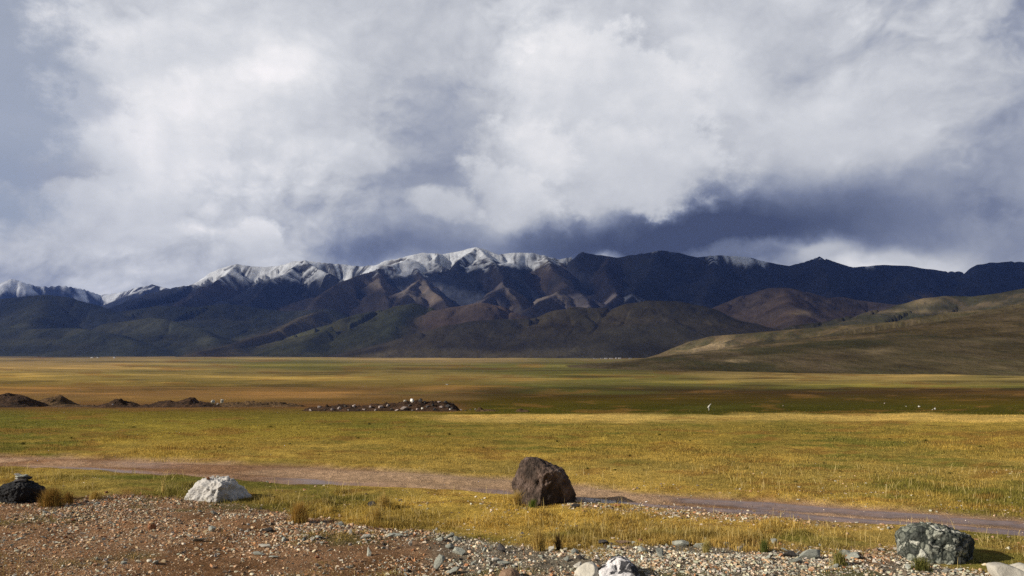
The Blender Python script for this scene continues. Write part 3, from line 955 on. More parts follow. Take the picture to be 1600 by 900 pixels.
for k, (px, py, w, h, mt) in enumerate(RUB):
    p = rubble_surf(px, py)
    if p is None:
        p = rubble_surf(px, py + 2.5)
        p = at(px, py, p[1]) if p is not None else on_ground(px, py)
    s = pxm(p[1])
    key = ('lump', mt, k % 5)
    o = link('rubble_stone', shape('lump', mt, k % 5), tuple(p), (random.uniform(-.5, .5), random.uniform(-.5, .5), random.uniform(0, 6)), (w * s * 1.15, w * s, h * s * 1.3))
    lb = RLAB[mt] or {0: 'brightest white stone on the crest of the rubble bank', 1: 'cream stone left of the brightest white crest stone', 14: 'small cream stone at the middle foot of the rubble bank', 31: 'small white stone at the right foot of the rubble bank', 37: 'cream stone by the tiny soil heap right of rubble bank'}[k]
    tag(o, lb, 'stone', {'pink': 'pinkish rubble stones', 'dusk': 'dark rubble stones'}.get(mt))
for k, (px, py, w, h, mt, lb) in enumerate([(333, 628, 10, 8, 'pale', 'pale rock on the left of the small white rock pair'), (347, 627, 8, 9, 'pale', 'pale upright rock on the right of the small white rock pair'), (340, 631, 9, 6, 'pink', 'pinkish rock in front of the small white rock pair'),
                                            (176, 632, 3, 3, 'white', 'tiny white stone on the low rough earth mound'), (303, 629, 3, 4, 'pink', 'small pinkish stone on the long earth bank'),
                                            (1436, 635, 3.5, 2.6, 'white', 'small white stone on dark marsh, left of a larger one'), (1461, 638.5, 5, 3.4, 'white', 'larger white stone on the dark green marsh'), (1457, 640, 3, 2, 'pale', 'tiny grey stone touching the larger white marsh stone'),
                                            (1224, 634, 3, 2.4, 'pink', 'faint pinkish stone far out on the dark marsh'), (1382, 630, 2.6, 1.8, 'pink', 'faint small stone high on the dark marsh band'), (1416, 635, 2.5, 1.8, 'pale', 'faint grey stone on the marsh left of white stones'),
                                            (699, 601, 6, 2.5, 'pale', 'low pale rock far out on the golden plain')]):
    Y = depth_at(px, py + h * .5)
    p = at(px, py, Y)
    if k in (3, 4):
        p = (low_surf if k == 3 else long_surf)(px, py)
        Y = p[1]
    elif px < 360:
        Y = Yr + 1.0
        p = at(px, py, Y)
    s = pxm(Y)
    o = link('rock', shape('lump', mt, k % 5), tuple(p), (0, random.uniform(-.3, .3), random.uniform(0, 6)), (w * s * 1.2, w * s, h * s * 1.3))
    tag(o, lb, 'rock')

# ---------------------------------------------------------------- the pale bird on the marsh
m_bw, n = new_mat('pale_feathers')
n.out(bsdf(n, n.ramp(n.noise(n.n('TexCoord').outputs['Object'], 30, 3), [(.3, (.40, .39, .33)), (.7, (.58, .56, .49))]), 0.8))
m_bd, n = new_mat('dark_feathers')
n.out(bsdf(n, n.ramp(n.noise(n.n('TexCoord').outputs['Object'], 30, 3), [(.3, (.02, .02, .022)), (.7, (.05, .05, .05))]), 0.8))


def skin_body(name, pts, radii, edges, mat, sub=2):
    me = bpy.data.meshes.new(name)
    me.from_pydata([tuple(p) for p in pts], edges, [])
    o = bpy.data.objects.new(name, me)
    COL.objects.link(o)
    o.modifiers.new('skin', 'SKIN')
    o.modifiers.new('sub', 'SUBSURF').levels = sub
    o.modifiers['sub'].render_levels = sub
    for v, r in zip(me.skin_vertices[0].data, radii):
        v.radius = (r, r) if not hasattr(r, '__len__') else r
    me.skin_vertices[0].data[0].use_root = True
    dg = bpy.context.evaluated_depsgraph_get()
    m2 = bpy.data.meshes.new_from_object(o.evaluated_get(dg))
    bpy.data.objects.remove(o)
    m2.name = name
    m2.materials.clear()
    m2.materials.append(mat)
    for p in m2.polygons:
        p.use_smooth = True
    return m2


p = on_ground(1107.5, 642)
U = pxm(p[1]) * 0.9
BP = [(0, 0, 6.3), (-.6, 0, 5.0), (.9, 0, 8.0), (2.0, 0, 9.6), (3.0, 0, 10.9), (3.9, 0, 11.3), (5.2, 0, 11.0), (-.2, .3, 4.0), (-.2, .3, 1.8), (-.2, .3, 0.1), (.5, -.3, 4.2), (.5, -.3, 2.0), (.4, -.3, .1), (1.1, .3, .0), (1.0, -.3, .0)]
BR = [1.7, 1.2, 1.5, .8, .55, .75, .18, .45, .22, .22, .45, .22, .22, .15, .15]
BE = [(0, 1), (0, 2), (2, 3), (3, 4), (4, 5), (5, 6), (1, 7), (7, 8), (8, 9), (1, 10), (10, 11), (11, 12), (9, 13), (12, 14)]
bird = link('bird', skin_body('bird', np.array(BP) * U, np.array(BR) * U, BE, m_bw), tuple(p))
tag(bird, 'pale bird with dark tail standing upright on the dark green marsh', 'bird')
TP = [(1.3, 0, 7.2), (2.0, -.2, 5.8), (1.8, -.2, 4.4)]
link('tail', skin_body('tail', np.array(TP) * U, np.array([.9, 1.3, .5]) * U, [(0, 1), (1, 2)], m_bd), (0, 0, 0), parent=bird)

# ---------------------------------------------------------------- houses far off
m_wh, n = new_mat('whitewashed_wall')
n.out(bsdf(n, n.ramp(n.noise(n.n('TexCoord').outputs['Object'], 1.5, 4), [(.3, (.60, .60, .58)), (.7, (.80, .80, .78))]), 0.85))
m_gy, n = new_mat('mud_wall')
n.out(bsdf(n, n.ramp(n.noise(n.n('TexCoord').outputs['Object'], 1.5, 4), [(.3, (.22, .21, .20)), (.7, (.32, .31, .30))]), 0.85))
m_pl, n = new_mat('pale_plaster')
n.out(bsdf(n, n.ramp(n.noise(n.n('TexCoord').outputs['Object'], 1.5, 4), [(.3, (.36, .35, .34)), (.7, (.50, .49, .47))]), 0.85))
m_rf, n = new_mat('dark_roof')
n.out(bsdf(n, n.ramp(n.noise(n.n('TexCoord').outputs['Object'], 2, 4), [(.3, (.05, .045, .05)), (.7, (.10, .09, .09))]), 0.8))
m_dr, n = new_mat('dark_opening')
n.out(bsdf(n, n.ramp(n.noise(n.n('TexCoord').outputs['Object'], 2, 4), [(.3, (.025, .02, .02)), (.7, (.05, .04, .035))]), 0.6))


def box(name, lo, hi, mat, parent, bev=0.03):
    bm = bmesh.new()
    bmesh.ops.create_cube(bm, size=1)
    for v in bm.verts:
        v.co = Vector([(lo[i] + hi[i]) / 2 + v.co[i] * (hi[i] - lo[i]) for i in range(3)])
    bmesh.ops.bevel(bm, geom=bm.edges[:], offset=bev, segments=1, affect='EDGES')
    me = bpy.data.meshes.new(name)
    bm.to_mesh(me)
    bm.free()
    me.materials.append(mat)
    return link(name, me, parent=parent)


def house(px, py, Y, w, h, d, wall, label):
    a, b_ = ray(px, py)
    e = bpy.data.objects.new('house', None)
    COL.objects.link(e)
    e.location = (a * Y, Y, CAMZ + b_ * Y)
    box('wall', (-w / 2, 0, -2), (w / 2, d, h), wall, e)
    box('roof', (-w / 2 - .25, -.25, h + .003), (w / 2 + .25, d + .25, h + .35), m_rf, e)
    box('door', (-.5, -.06, 0), (.5, -.003, 2.0), m_dr, e)
    for sx in (-1, 1):
        box('window', (sx * w * .3 - .5, -.06, 1.0), (sx * w * .3 + .5, -.003, 2.0), m_dr, e)
    return tag(e, label, 'house')


HOUSES = [(143, 556.5, 2600, 6, 4, 6, m_wh, 'leftmost white house at the foot of the left hills'), (152, 556.5, 2620, 4.5, 3.4, 6, m_wh, 'smaller white house next to the leftmost one'), (178, 556.2, 2600, 5, 3.6, 6, m_wh, 'white house standing apart below the left hills'),
          (930, 556.4, 2300, 10, 2.6, 7, m_gy, 'long low grey house at the village left end'), (947, 556.2, 2330, 8, 3.4, 7, m_pl, 'pale house left in the central village row'), (955, 556.2, 2300, 9, 3.2, 7, m_pl, 'wide pale house in the middle of the village row'),
          (963, 556.2, 2340, 5, 4, 6, m_pl, 'narrow pale house right of the wide one'), (968.5, 556.2, 2300, 7, 4.4, 6, m_pl, 'tallest pale house of the village row'), (985, 556.4, 2320, 8, 3, 6, m_gy, 'grey house apart at the village right end'), (940, 555.6, 2420, 7, 3, 6, m_gy, 'grey house behind the left of the village row')]
for px, py, _, w, h, d, wall, lb in HOUSES:
    Y = (2850.0 if px > 900 else 3150.0) + (px * 37) % 90
    k = Y / 2500.0
    house(px, HZ + F * (CAMZ - float(ground_z((px - 800) / F * Y, Y)) - 0.2) / Y, Y, w * k, h * k, d, wall, lb)

# ---------------------------------------------------------------- hills and mountains
# ridge lines: (frame x, frame y, depth); slope, exponent, crest rounding (m), gully strength, gully width (m), albedo, colour variation
ROCKC, TANC, DKOL, REDC, PURP = (.036, .041, .054), (.090, .078, .068), (.054, .059, .040), (.088, .066, .050), (.050, .047, .051)
RIDGES = [
    # far left snowy range
    dict(p=[(-260, 450, 11500), (-120, 438, 11500), (-40, 446, 11500), (0, 441, 11500), (18, 435, 11500), (34, 440, 11500), (60, 447, 11600), (100, 446, 11800), (130, 452, 12000), (158, 461, 12200), (190, 456, 12000), (215, 450, 11500), (235, 444, 11200), (255, 449, 11000), (285, 455, 10500), (330, 440, 9800)], s=.5, e=1.2, r=15, g=.20, w=420, c=ROCKC),
    # main crest
    dict(p=[(255, 470, 8900), (285, 452, 8600), (318, 432, 8400), (345, 418, 8300), (368, 413, 8300), (395, 417, 8300), (430, 416, 8300), (452, 409, 8200), (472, 407, 8200), (500, 411, 8300), (530, 413, 8400), (565, 416, 8400), (600, 412, 8300), (640, 400, 8200), (662, 395, 8100), (690, 397, 8150), (712, 393, 8150), (730, 388, 8150), (742, 386, 8150), (760, 391, 8200), (778, 398, 8200), (800, 395, 8200), (825, 394, 8200), (850, 399, 8250), (875, 405, 8300), (895, 401, 8300), (913, 394, 8300), (935, 398, 8300), (962, 403, 8300), (990, 398, 8300), (1030, 391, 8200), (1060, 395, 8200), (1090, 402, 8200), (1115, 398, 8200), (1165, 401, 8200), (1195, 408, 8200), (1235, 416, 8200), (1262, 408, 8100), (1281, 401, 8000), (1300, 408, 8000), (1335, 417, 8000), (1368, 414, 8000), (1410, 415, 8000), (1440, 419, 8000), (1475, 424, 8000), (1505, 424, 7900), (1530, 412, 7800), (1545, 410, 7800), (1575, 408, 7800), (1620, 409, 7700), (1720, 400, 7600), (1900, 410, 7500)], s=.46, e=1.15, r=12, g=.17, w=330, c=ROCKC),
    # spurs coming forward from the crest
    dict(p=[(470, 407, 8200), (440, 430, 7700), (415, 450, 7200), (395, 470, 6700)], s=.5, e=1.1, r=10, g=.2, w=200, c=ROCKC),
    dict(p=[(470, 407, 8200), (505, 425, 7800), (530, 436, 7500), (560, 452, 7000)], s=.5, e=1.1, r=10, g=.2, w=200, c=ROCKC),
    dict(p=[(368, 413, 8300), (345, 436, 7800), (310, 458, 7200), (280, 478, 6600)], s=.5, e=1.1, r=10, g=.2, w=220, c=PURP),
    dict(p=[(662, 395, 8100), (625, 410, 7800), (585, 421, 7500), (550, 432, 7200), (520, 447, 6800), (490, 470, 6200)], s=.5, e=1.1, r=12, g=.22, w=200, c=TANC),
    dict(p=[(585, 421, 7500), (590, 445, 6900), (600, 465, 6300), (605, 482, 5900)], s=.5, e=1.1, r=10, g=.2, w=160, c=TANC),
    dict(p=[(662, 395, 8100), (690, 415, 7700), (712, 425, 7400)], s=.55, e=1.1, r=8, g=.2, w=150, c=ROCKC),
    dict(p=[(640, 400, 8200), (655, 432, 7300), (668, 452, 6600), (690, 472, 6100), (712, 486, 5800)], s=.5, e=1.1, r=12, g=.2, w=170, c=TANC),
    dict(p=[(655, 432, 7300), (630, 455, 6500), (615, 476, 6000)], s=.5, e=1.1, r=10, g=.2, w=150, c=TANC),
    dict(p=[(742, 386, 8150), (715, 412, 7500)], s=.55, e=1.1, r=8, g=.2, w=150, c=ROCKC),
    dict(p=[(742, 386, 8150), (775, 413, 7500), (790, 430, 7100), (783, 447, 6600), (765, 462, 6100), (742, 476, 5700)], s=.5, e=1.1, r=10, g=.22, w=150, c=PURP),
    dict(p=[(783, 447, 6600), (800, 466, 6100), (812, 482, 5700)], s=.5, e=1.1, r=10, g=.2, w=150, c=TANC),
    dict(p=[(850, 399, 8250), (868, 425, 7500), (884, 447, 6900), (862, 460, 6400), (835, 474, 5900), (810, 490, 5500)], s=.46, e=1.1, r=14, g=.18, w=170, c=TANC),
    dict(p=[(884, 447, 6900), (905, 462, 6500), (925, 478, 6000)], s=.46, e=1.1, r=14, g=.18, w=170, c=PURP),
    dict(p=[(950, 402, 8300), (950, 432, 7500), (958, 462, 6500), (950, 480, 5900)], s=.45, e=1.1, r=14, g=.2, w=200, c=PURP),
    dict(p=[(1030, 391, 8200), (1010, 428, 7400), (985, 462, 6500), (970, 485, 5700)], s=.42, e=1.15, r=14, g=.2, w=220, c=ROCKC),
    dict(p=[(1110, 398, 8200), (1120, 435, 7300), (1100, 470, 6300)], s=.42, e=1.15, r=14, g=.2, w=220, c=ROCKC),
    dict(p=[(1281, 401, 8000), (1290, 432, 7300), (1300, 456, 6600), (1330, 476, 6000)], s=.42, e=1.15, r=14, g=.2, w=220, c=ROCKC),
    dict(p=[(1420, 416, 8000), (1400, 440, 7300), (1385, 462, 6500)], s=.42, e=1.15, r=14, g=.2, w=220, c=ROCKC),
    dict(p=[(1550, 410, 7800), (1530, 440, 7000), (1500, 462, 6200)], s=.42, e=1.15, r=14, g=.2, w=220, c=ROCKC),
    # middle hills
    dict(p=[(-250, 470, 6600), (-100, 462, 6500), (-20, 470, 6400), (40, 464, 6200), (80, 461, 6100), (112, 465, 6000), (140, 474, 5900), (175, 488, 5700), (215, 500, 5500)], s=.36, e=1.3, r=60, g=.16, w=240, c=(.042, .048, .044)),
    dict(p=[(80, 461, 6100), (60, 490, 5300), (40, 515, 4700)], s=.36, e=1.3, r=50, g=.15, w=200, c=DKOL),
    dict(p=[(190, 486, 6000), (250, 478, 6000), (310, 480, 6000), (350, 474, 6000), (400, 482, 6000), (440, 486, 5900), (480, 484, 5800), (505, 482, 5700)], s=.34, e=1.3, r=50, g=.15, w=220, c=DKOL),
    dict(p=[(170, 505, 5000), (230, 496, 5000), (265, 499, 4900), (300, 508, 4800), (330, 520, 4600), (345, 530, 4400)], s=.34, e=1.3, r=50, g=.17, w=200, c=DKOL),
    dict(p=[(0, 510, 4800), (60, 514, 4700), (120, 512, 4600), (180, 522, 4400), (220, 534, 4200)], s=.3, e=1.3, r=50, g=.16, w=180, c=DKOL),
    dict(p=[(-200, 505, 4900), (-100, 500, 4900), (0, 510, 4800)], s=.3, e=1.3, r=50, g=.16, w=180, c=DKOL),
    dict(p=[(495, 486, 5600), (470, 500, 5200), (440, 515, 4800), (400, 528, 4500), (360, 540, 4200), (310, 550, 3900)], s=.34, e=1.3, r=30, g=.2, w=170, c=(.074, .064, .036)),
    dict(p=[(690, 492, 4900), (668, 480, 4900), (646, 474, 4900), (625, 477, 4900), (600, 484, 4900), (570, 490, 4800), (545, 497, 4700), (520, 512, 4500), (490, 530, 4200), (465, 544, 3900)], s=.36, e=1.3, r=40, g=.17, w=170, c=(.054, .056, .027)),
    dict(p=[(646, 474, 4900), (630, 500, 4500), (610, 522, 4200)], s=.36, e=1.3, r=40, g=.15, w=170, c=(.046, .050, .025)),
    dict(p=[(690, 488, 4700), (715, 479, 4700), (748, 473, 4700), (775, 478, 4700), (800, 488, 4600), (815, 495, 4500)], s=.4, e=1.2, r=45, g=.14, w=160, c=REDC),
    dict(p=[(1180, 520, 3900), (1150, 503, 4000), (1120, 488, 4100), (1085, 476, 4150), (1050, 471, 4200), (1015, 470, 4200), (985, 474, 4200), (955, 482, 4200), (925, 481, 4200), (895, 480, 4200), (870, 484, 4150), (845, 492, 4100), (815, 498, 4050), (775, 499, 4000), (735, 502, 3950), (700, 508, 3900), (665, 519, 3800), (630, 533, 3700), (600, 544, 3650), (580, 550, 3600)], s=.32, e=1.25, r=60, g=.13, w=190, c=(.050, .045, .029)),
    dict(p=[(895, 480, 4200), (830, 510, 3900), (760, 532, 3750), (700, 546, 3650)], s=.28, e=1.3, r=60, g=.12, w=190, c=(.062, .053, .030)),
    dict(p=[(1050, 471, 4200), (1040, 505, 3850), (1000, 535, 3650)], s=.28, e=1.3, r=60, g=.13, w=190, c=(.042, .040, .028)),
    dict(p=[(1095, 492, 5000), (1130, 474, 5100), (1165, 461, 5200), (1200, 450, 5200), (1225, 450, 5200), (1250, 456, 5200), (1275, 466, 5100), (1310, 464, 5200), (1345, 470, 5100), (1390, 476, 4900), (1430, 482, 4700)], s=.38, e=1.2, r=50, g=.15, w=190, c=(.066, .053, .045)),
    dict(p=[(1215, 450, 5200), (1240, 480, 4500), (1250, 500, 4100)], s=.36, e=1.2, r=40, g=.15, w=160, c=(.076, .058, .045)),
    # right hand ridges
    dict(p=[(1140, 540, 2900), (1180, 527, 2900), (1240, 508, 2900), (1290, 502, 2900), (1330, 494, 2850), (1370, 484, 2800), (1410, 474, 2750), (1440, 466, 2700), (1475, 462, 2650), (1520, 463, 2600), (1560, 458, 2500), (1600, 450, 2400), (1700, 432, 2200), (1900, 415, 2100)], s=.3, e=1.2, r=25, g=.16, w=110, c=(.046, .045, .028)),
    dict(p=[(1064, 556, 2850), (1074, 543, 2700), (1092, 532, 2550), (1118, 525, 2400), (1155, 522, 2250), (1200, 518, 2100), (1260, 513, 1900), (1300, 510, 1800), (1360, 505, 1650), (1420, 501, 1500), (1470, 495, 1380), (1530, 486, 1280), (1600, 476, 1180), (1750, 455, 1050), (1950, 440, 1000)],
         s=[.5, .5, .46, .40, .36, .32, .29, .27, .24, .21, .19, .175, .165, .16, .16], e=1.22, r=25, g=.14, w=60, c=(.100, .080, .042)),
]


def build_terrain():
    nu, ny = 1180, 860
    u = np.linspace(-0.84, 0.84, nu)
    yy = np.geomspace(430, 13200, ny)
    X = (u[None, :] * yy[:, None])
    Y = np.repeat(yy[:, None], nu, 1)
    G = g0(Y)
    wx = 46 * fbm(X / 650, Y / 650, 2, 201) + 16 * fbm(X / 170, Y / 170, 2, 203)
    wy_ = 46 * fbm(X / 650, Y / 650, 2, 207) + 16 * fbm(X / 170, Y / 170, 2, 209)
    k = np.clip(Y / 5000, .15, 1)
    XW, YW = X + wx * k, Y + wy_ * k
    H = G - 1000.0
    C = np.zeros(X.shape + (3,)) + .05
    RB = np.zeros(X.shape)
    for ri, rd in enumerate(RIDGES):
        P = np.array([at(a, b_, d) for a, b_, d in rd['p']])
        Hm = P[:, 2].max() - float(g0(P[:, 1]).min())
        S = rd['s'] if hasattr(rd['s'], '__len__') else [rd['s']] * len(P)
        L = Hm / min(S) * 1.15
        y0, y1 = P[:, 1].min() - L - 80, P[:, 1].max() + L + 80
        r0, r1 = np.searchsorted(yy, y0), np.searchsorted(yy, y1)
        ux = np.concatenate([(P[:, 0] - L - 80) / np.maximum(P[:, 1] - L, 300), (P[:, 0] - L - 80) / (P[:, 1] + L), (P[:, 0] + L + 80) / np.maximum(P[:, 1] - L, 300), (P[:, 0] + L + 80) / (P[:, 1] + L)])
        c0, c1 = np.searchsorted(u, ux.min()), np.searchsorted(u, ux.max())
        if r1 - r0 < 2 or c1 - c0 < 2:
            continue
        sl = (slice(r0, r1), slice(c0, c1))
        x, y, gg = XW[sl], YW[sl], G[sl]
        best = np.full(x.shape, -1e4)
        bs, bt = np.zeros(x.shape), np.ones(x.shape)
        s0 = 0.0
        for a, b_, sa, sb in zip(P[:-1], P[1:], S[:-1], S[1:]):
            d = b_[:2] - a[:2]
            ln = math.hypot(*d)
            t = np.clip(((x - a[0]) * d[0] + (y - a[1]) * d[1]) / (ln * ln), 0, 1)
            dist = np.hypot(x - a[0] - t * d[0], y - a[1] - t * d[1])
            dist = np.sqrt(dist * dist + rd['r'] ** 2) - rd['r']
            zr = a[2] + t * (b_[2] - a[2])
            hh = np.maximum(zr - gg, 1)
            Ls = np.maximum(hh / (sa + t * (sb - sa)) * 1.15, 30)
            q = np.clip(dist / Ls, 0, 1)
            val = hh * (1 - q) ** rd['e'] - 40 * (q >= 1)
            m = val > best
            best = np.where(m, val, best)
            bs = np.where(m, s0 + t * ln, bs)
            bt = np.where(m, q, bt)
            s0 += ln
        # downslope gullies
        w = rd['w']
        side = fbm(x / (w * 3), y / (w * 3), 2, 300 + ri) * w * 0.7
        r1_ = 1 - np.abs(vn((bs + side) / w, bt * 1.3, 400 + ri)) * 2
        r2_ = 1 - np.abs(vn((bs + side) / (w * .42), bt * 2.6, 430 + ri)) * 2
        gl = (-r1_ * 0.7 - r2_ * 0.35 - 0.45)
        env = np.clip(bt * 6, 0, 1) * (1 - bt) ** 0.8
        hgt = np.maximum(best, 0)
        val = best + hgt * rd['g'] * (0.72 if rd['r'] >= 40 else 1.0) * gl * env * 1.5
        val = val + hgt * 0.035 * fbm(x / (w * .25), y / (w * .25), 3, 500 + ri) * np.clip(bt * 8 + .12, 0, 1)
        z = gg + val
        old = H[sl].copy()
        kk = 8.0 if rd['r'] > 20 else 4.0
        hbl = np.clip(0.5 + 0.5 * (z - old) / kk, 0, 1)
        new = old * (1 - hbl) + z * hbl + kk * hbl * (1 - hbl)
        new = np.where(old < gg - 500, z, new)
        col = np.array(rd['c']) * np.ones(x.shape + (1,))
        nn = fbm(x / (w * 1.2), y / (w * 1.2), 4, 600 + ri)
        col = col * (1 + 0.45 * nn)[..., None]
        # spur backs lighter and warmer in colour than the gully floors
        col = lerp3(col, col * V(1.35, 1.22, 1.1), np.clip(r1_, 0, 1) * .7)
        H[sl] = new
        Cs = C[sl]
        C[sl] = lerp3(Cs, col, np.clip(.5 + .5 * (z - old) / 35.0, 0, 1))
        rb = 1 - np.abs(vn((bs + side * .4) / (w * .22), bt * 3, 640 + ri)) * 2
        rb = rb + .5 * (1 - np.abs(vn((bs + side * .4) / (w * .09), bt * 6, 660 + ri)) * 2)
        RB[sl] = np.where(z > old, rb, RB[sl])
    px, py = project(X, Y, np.maximum(H, G - 50))
    # tan and pale scars
    sc = fbm(X / 90, Y / 130, 4, 701)
    spot = lambda cx, cy, sx, sy: np.exp(-((px - cx) / sx) ** 2 - ((py - cy) / sy) ** 2)
    scars = np.clip(spot(1120, 541, 26, 7) * 1.3 + spot(1152, 564, 14, 2) * 1.5 + spot(1082, 545, 16, 8) * .8 + spot(1440, 470, 24, 8) * .7 + spot(1570, 475, 34, 5) * .5 + spot(1375, 550, 26, 5) * .6 + spot(1480, 545, 30, 4) * .5 + spot(1580, 520, 18, 4) * .6 + spot(1250, 490, 14, 5) * .6 + spot(1245, 492, 10, 4) * .5 + spot(1440, 487, 90, 3) * .35, 0, 1)
    near = (Y < 3000)
    f = np.clip(scars * 1.5 * (0.6 + sc), 0, 1)
    C = lerp3(C, V(.36, .27, .15), f * .85)
    # the right ridge is mottled: olive scrub over tan earth
    mot = fbm(X / 30, Y / 170, 6, 711, .7)
    nearf = 1 - sstep(2300, 3300, Y)
    C = lerp3(C, V(.060, .060, .030), nearf * .7 * sstep(.02, .3, mot))
    C = lerp3(C, V(.17, .125, .075), nearf * .5 * sstep(-.1, -.4, mot))
    # snow above a line that differs along the range
    elev = H + 70 * fbm(X / 220, Y / 220, 4, 721) + 50 * ridged(X / 120, Y / 400, 3, 723)
    lx = np.array([-200, 0, 60, 110, 130, 165, 210, 235, 260, 300, 330, 420, 480, 540, 570, 600, 660, 700, 760, 800, 850, 880, 905, 1000, 1090, 1110, 1160, 1210, 1240, 1330, 1350, 1390, 1700])
    lpy = np.array([440, 452, 452, 452, 466, 466, 450, 449, 430, 433, 434, 434, 436, 430, 425, 424, 425, 423, 417, 416, 411, 400, 372, 372, 376, 395, 397, 401, 385, 385, 410, 390, 370])
    line_py = np.interp(px, lx, lpy)
    dep = np.where(px < 250, 11500.0, 8000.0)
    zl = CAMZ + (HZ - line_py) / F * dep
    snow = sstep(-35, 45, elev - zl + 75 * RB) * sstep(6300, 7000, Y)
    snow = snow * (0.06 + 0.94 * sstep(-.35, .65, RB + .35 * ridged(X / 75, Y / 300, 3, 727) + .75 * sstep(20, 240, elev - zl)))
    C = lerp3(C, V(.80, .84, .89), np.clip(snow, 0, 1) * .92)
    keep = H > G - 2.5
    Hf = np.where(keep, H, G - 6.0)
    return X, Y, Hf, C, keep, nu, ny


m_terr, n = new_mat('mountain_slopes')
pos = n.n('NewGeometry').outputs['Position']
c = n.n('Attribute', attribute_name='tint').outputs['Color']
apos = n.n('Mapping', {'Vector': pos, 'Scale': (1, .4, 1)}).outputs[0]
nf = n.noise(apos, 0.014, 8, 0.7)
nf2 = n.noise(apos, 0.09, 6, 0.72)
c = n.mix(0.75, c, n.ramp(nf, [(.3, .55), (.5, 1.0), (.7, 1.45)]), 'MULTIPLY')
c = n.mix(0.4, c, n.ramp(nf2, [(.3, .5), (.5, 1.0), (.7, 1.5)]), 'MULTIPLY')
nb = n.n('Bump', {'Height': n.m('ADD', n.m('MULTIPLY', nf, 15.0), n.m('MULTIPLY', nf2, 1.1)), 'Strength': 0.7, 'Distance': 1.0}).outputs[0]
n.out(n.n('BsdfDiffuse', {'Color': c, 'Normal': nb}).outputs[0])

TX, TY, TZ, TC, TK, nu, ny = build_terrain()
fc = grid_faces(ny, nu)
kf = TK.ravel()[fc].any(1)
co = np.stack([TX, TY, TZ], -1).reshape(-1, 3)
tc = TC.reshape(-1, 3)
split = 5350.0
for nm, sel in (('hills', co[fc[:, 0], 1] < split), ('mountains', co[fc[:, 0], 1] >= split)):
    ff = fc[kf & sel]
    used = np.unique(ff)
    remap = np.zeros(len(co), np.int64)
    remap[used] = np.arange(len(used))
    tag(link(nm, mesh_np(nm, co[used], remap[ff], m_terr, True, tc[used])), kind='structure')

# ---------------------------------------------------------------- unseen cloud sheets added overhead to shade the range
m_shade_cloud, n = new_mat('cloud')
pos = n.n('NewGeometry').outputs['Position']
dn = n.noise(pos, 0.0011, 6, 0.6)
al = n.rng(dn, 0.22, 0.40)
ds = n.n('MixShader', {0: 0.12, 1: n.n('BsdfDiffuse', {'Color': (.8, .8, .82, 1)}).outputs[0], 2: n.n('BsdfTranslucent', {'Color': (.8, .8, .82, 1)}).outputs[0]}).outputs[0]
n.out(n.n('MixShader', {0: n.m('MULTIPLY', al, n.m('SUBTRACT', 1.0, n.m('SQRT', n.m('SUBTRACT', 1.0, n.n('Attribute', attribute_name='thick').outputs['Fac'])))), 1: n.n('BsdfTransparent').outputs[0], 2: ds}).outputs[0])
CLZ = 5200.0


def sunward(p):
    t = (CLZ - p[2]) / SUN[2]
    return np.array(p) + SUN * t


# gaps through which the sun reaches chosen slopes: frame position, depth, gap radius (m)
GAPS = [(640, 455, 6600, 620), (575, 450, 6900, 420), (700, 470, 6000, 380), (783, 448, 6600, 330), (850, 468, 6200, 430), (750, 478, 4700, 300), (1120, 545, 2450, 330), (1060, 548, 2750, 260), (1250, 492, 4400, 220), (958, 465, 6500, 180), (1000, 468, 6450, 140), (1215, 455, 5100, 260), (480, 500, 5200, 330), (1440, 470, 2750, 170), (155, 556, 3250, 200), (440, 515, 4800, 200), (620, 545, 3700, 160), (300, 470, 6800, 260)]


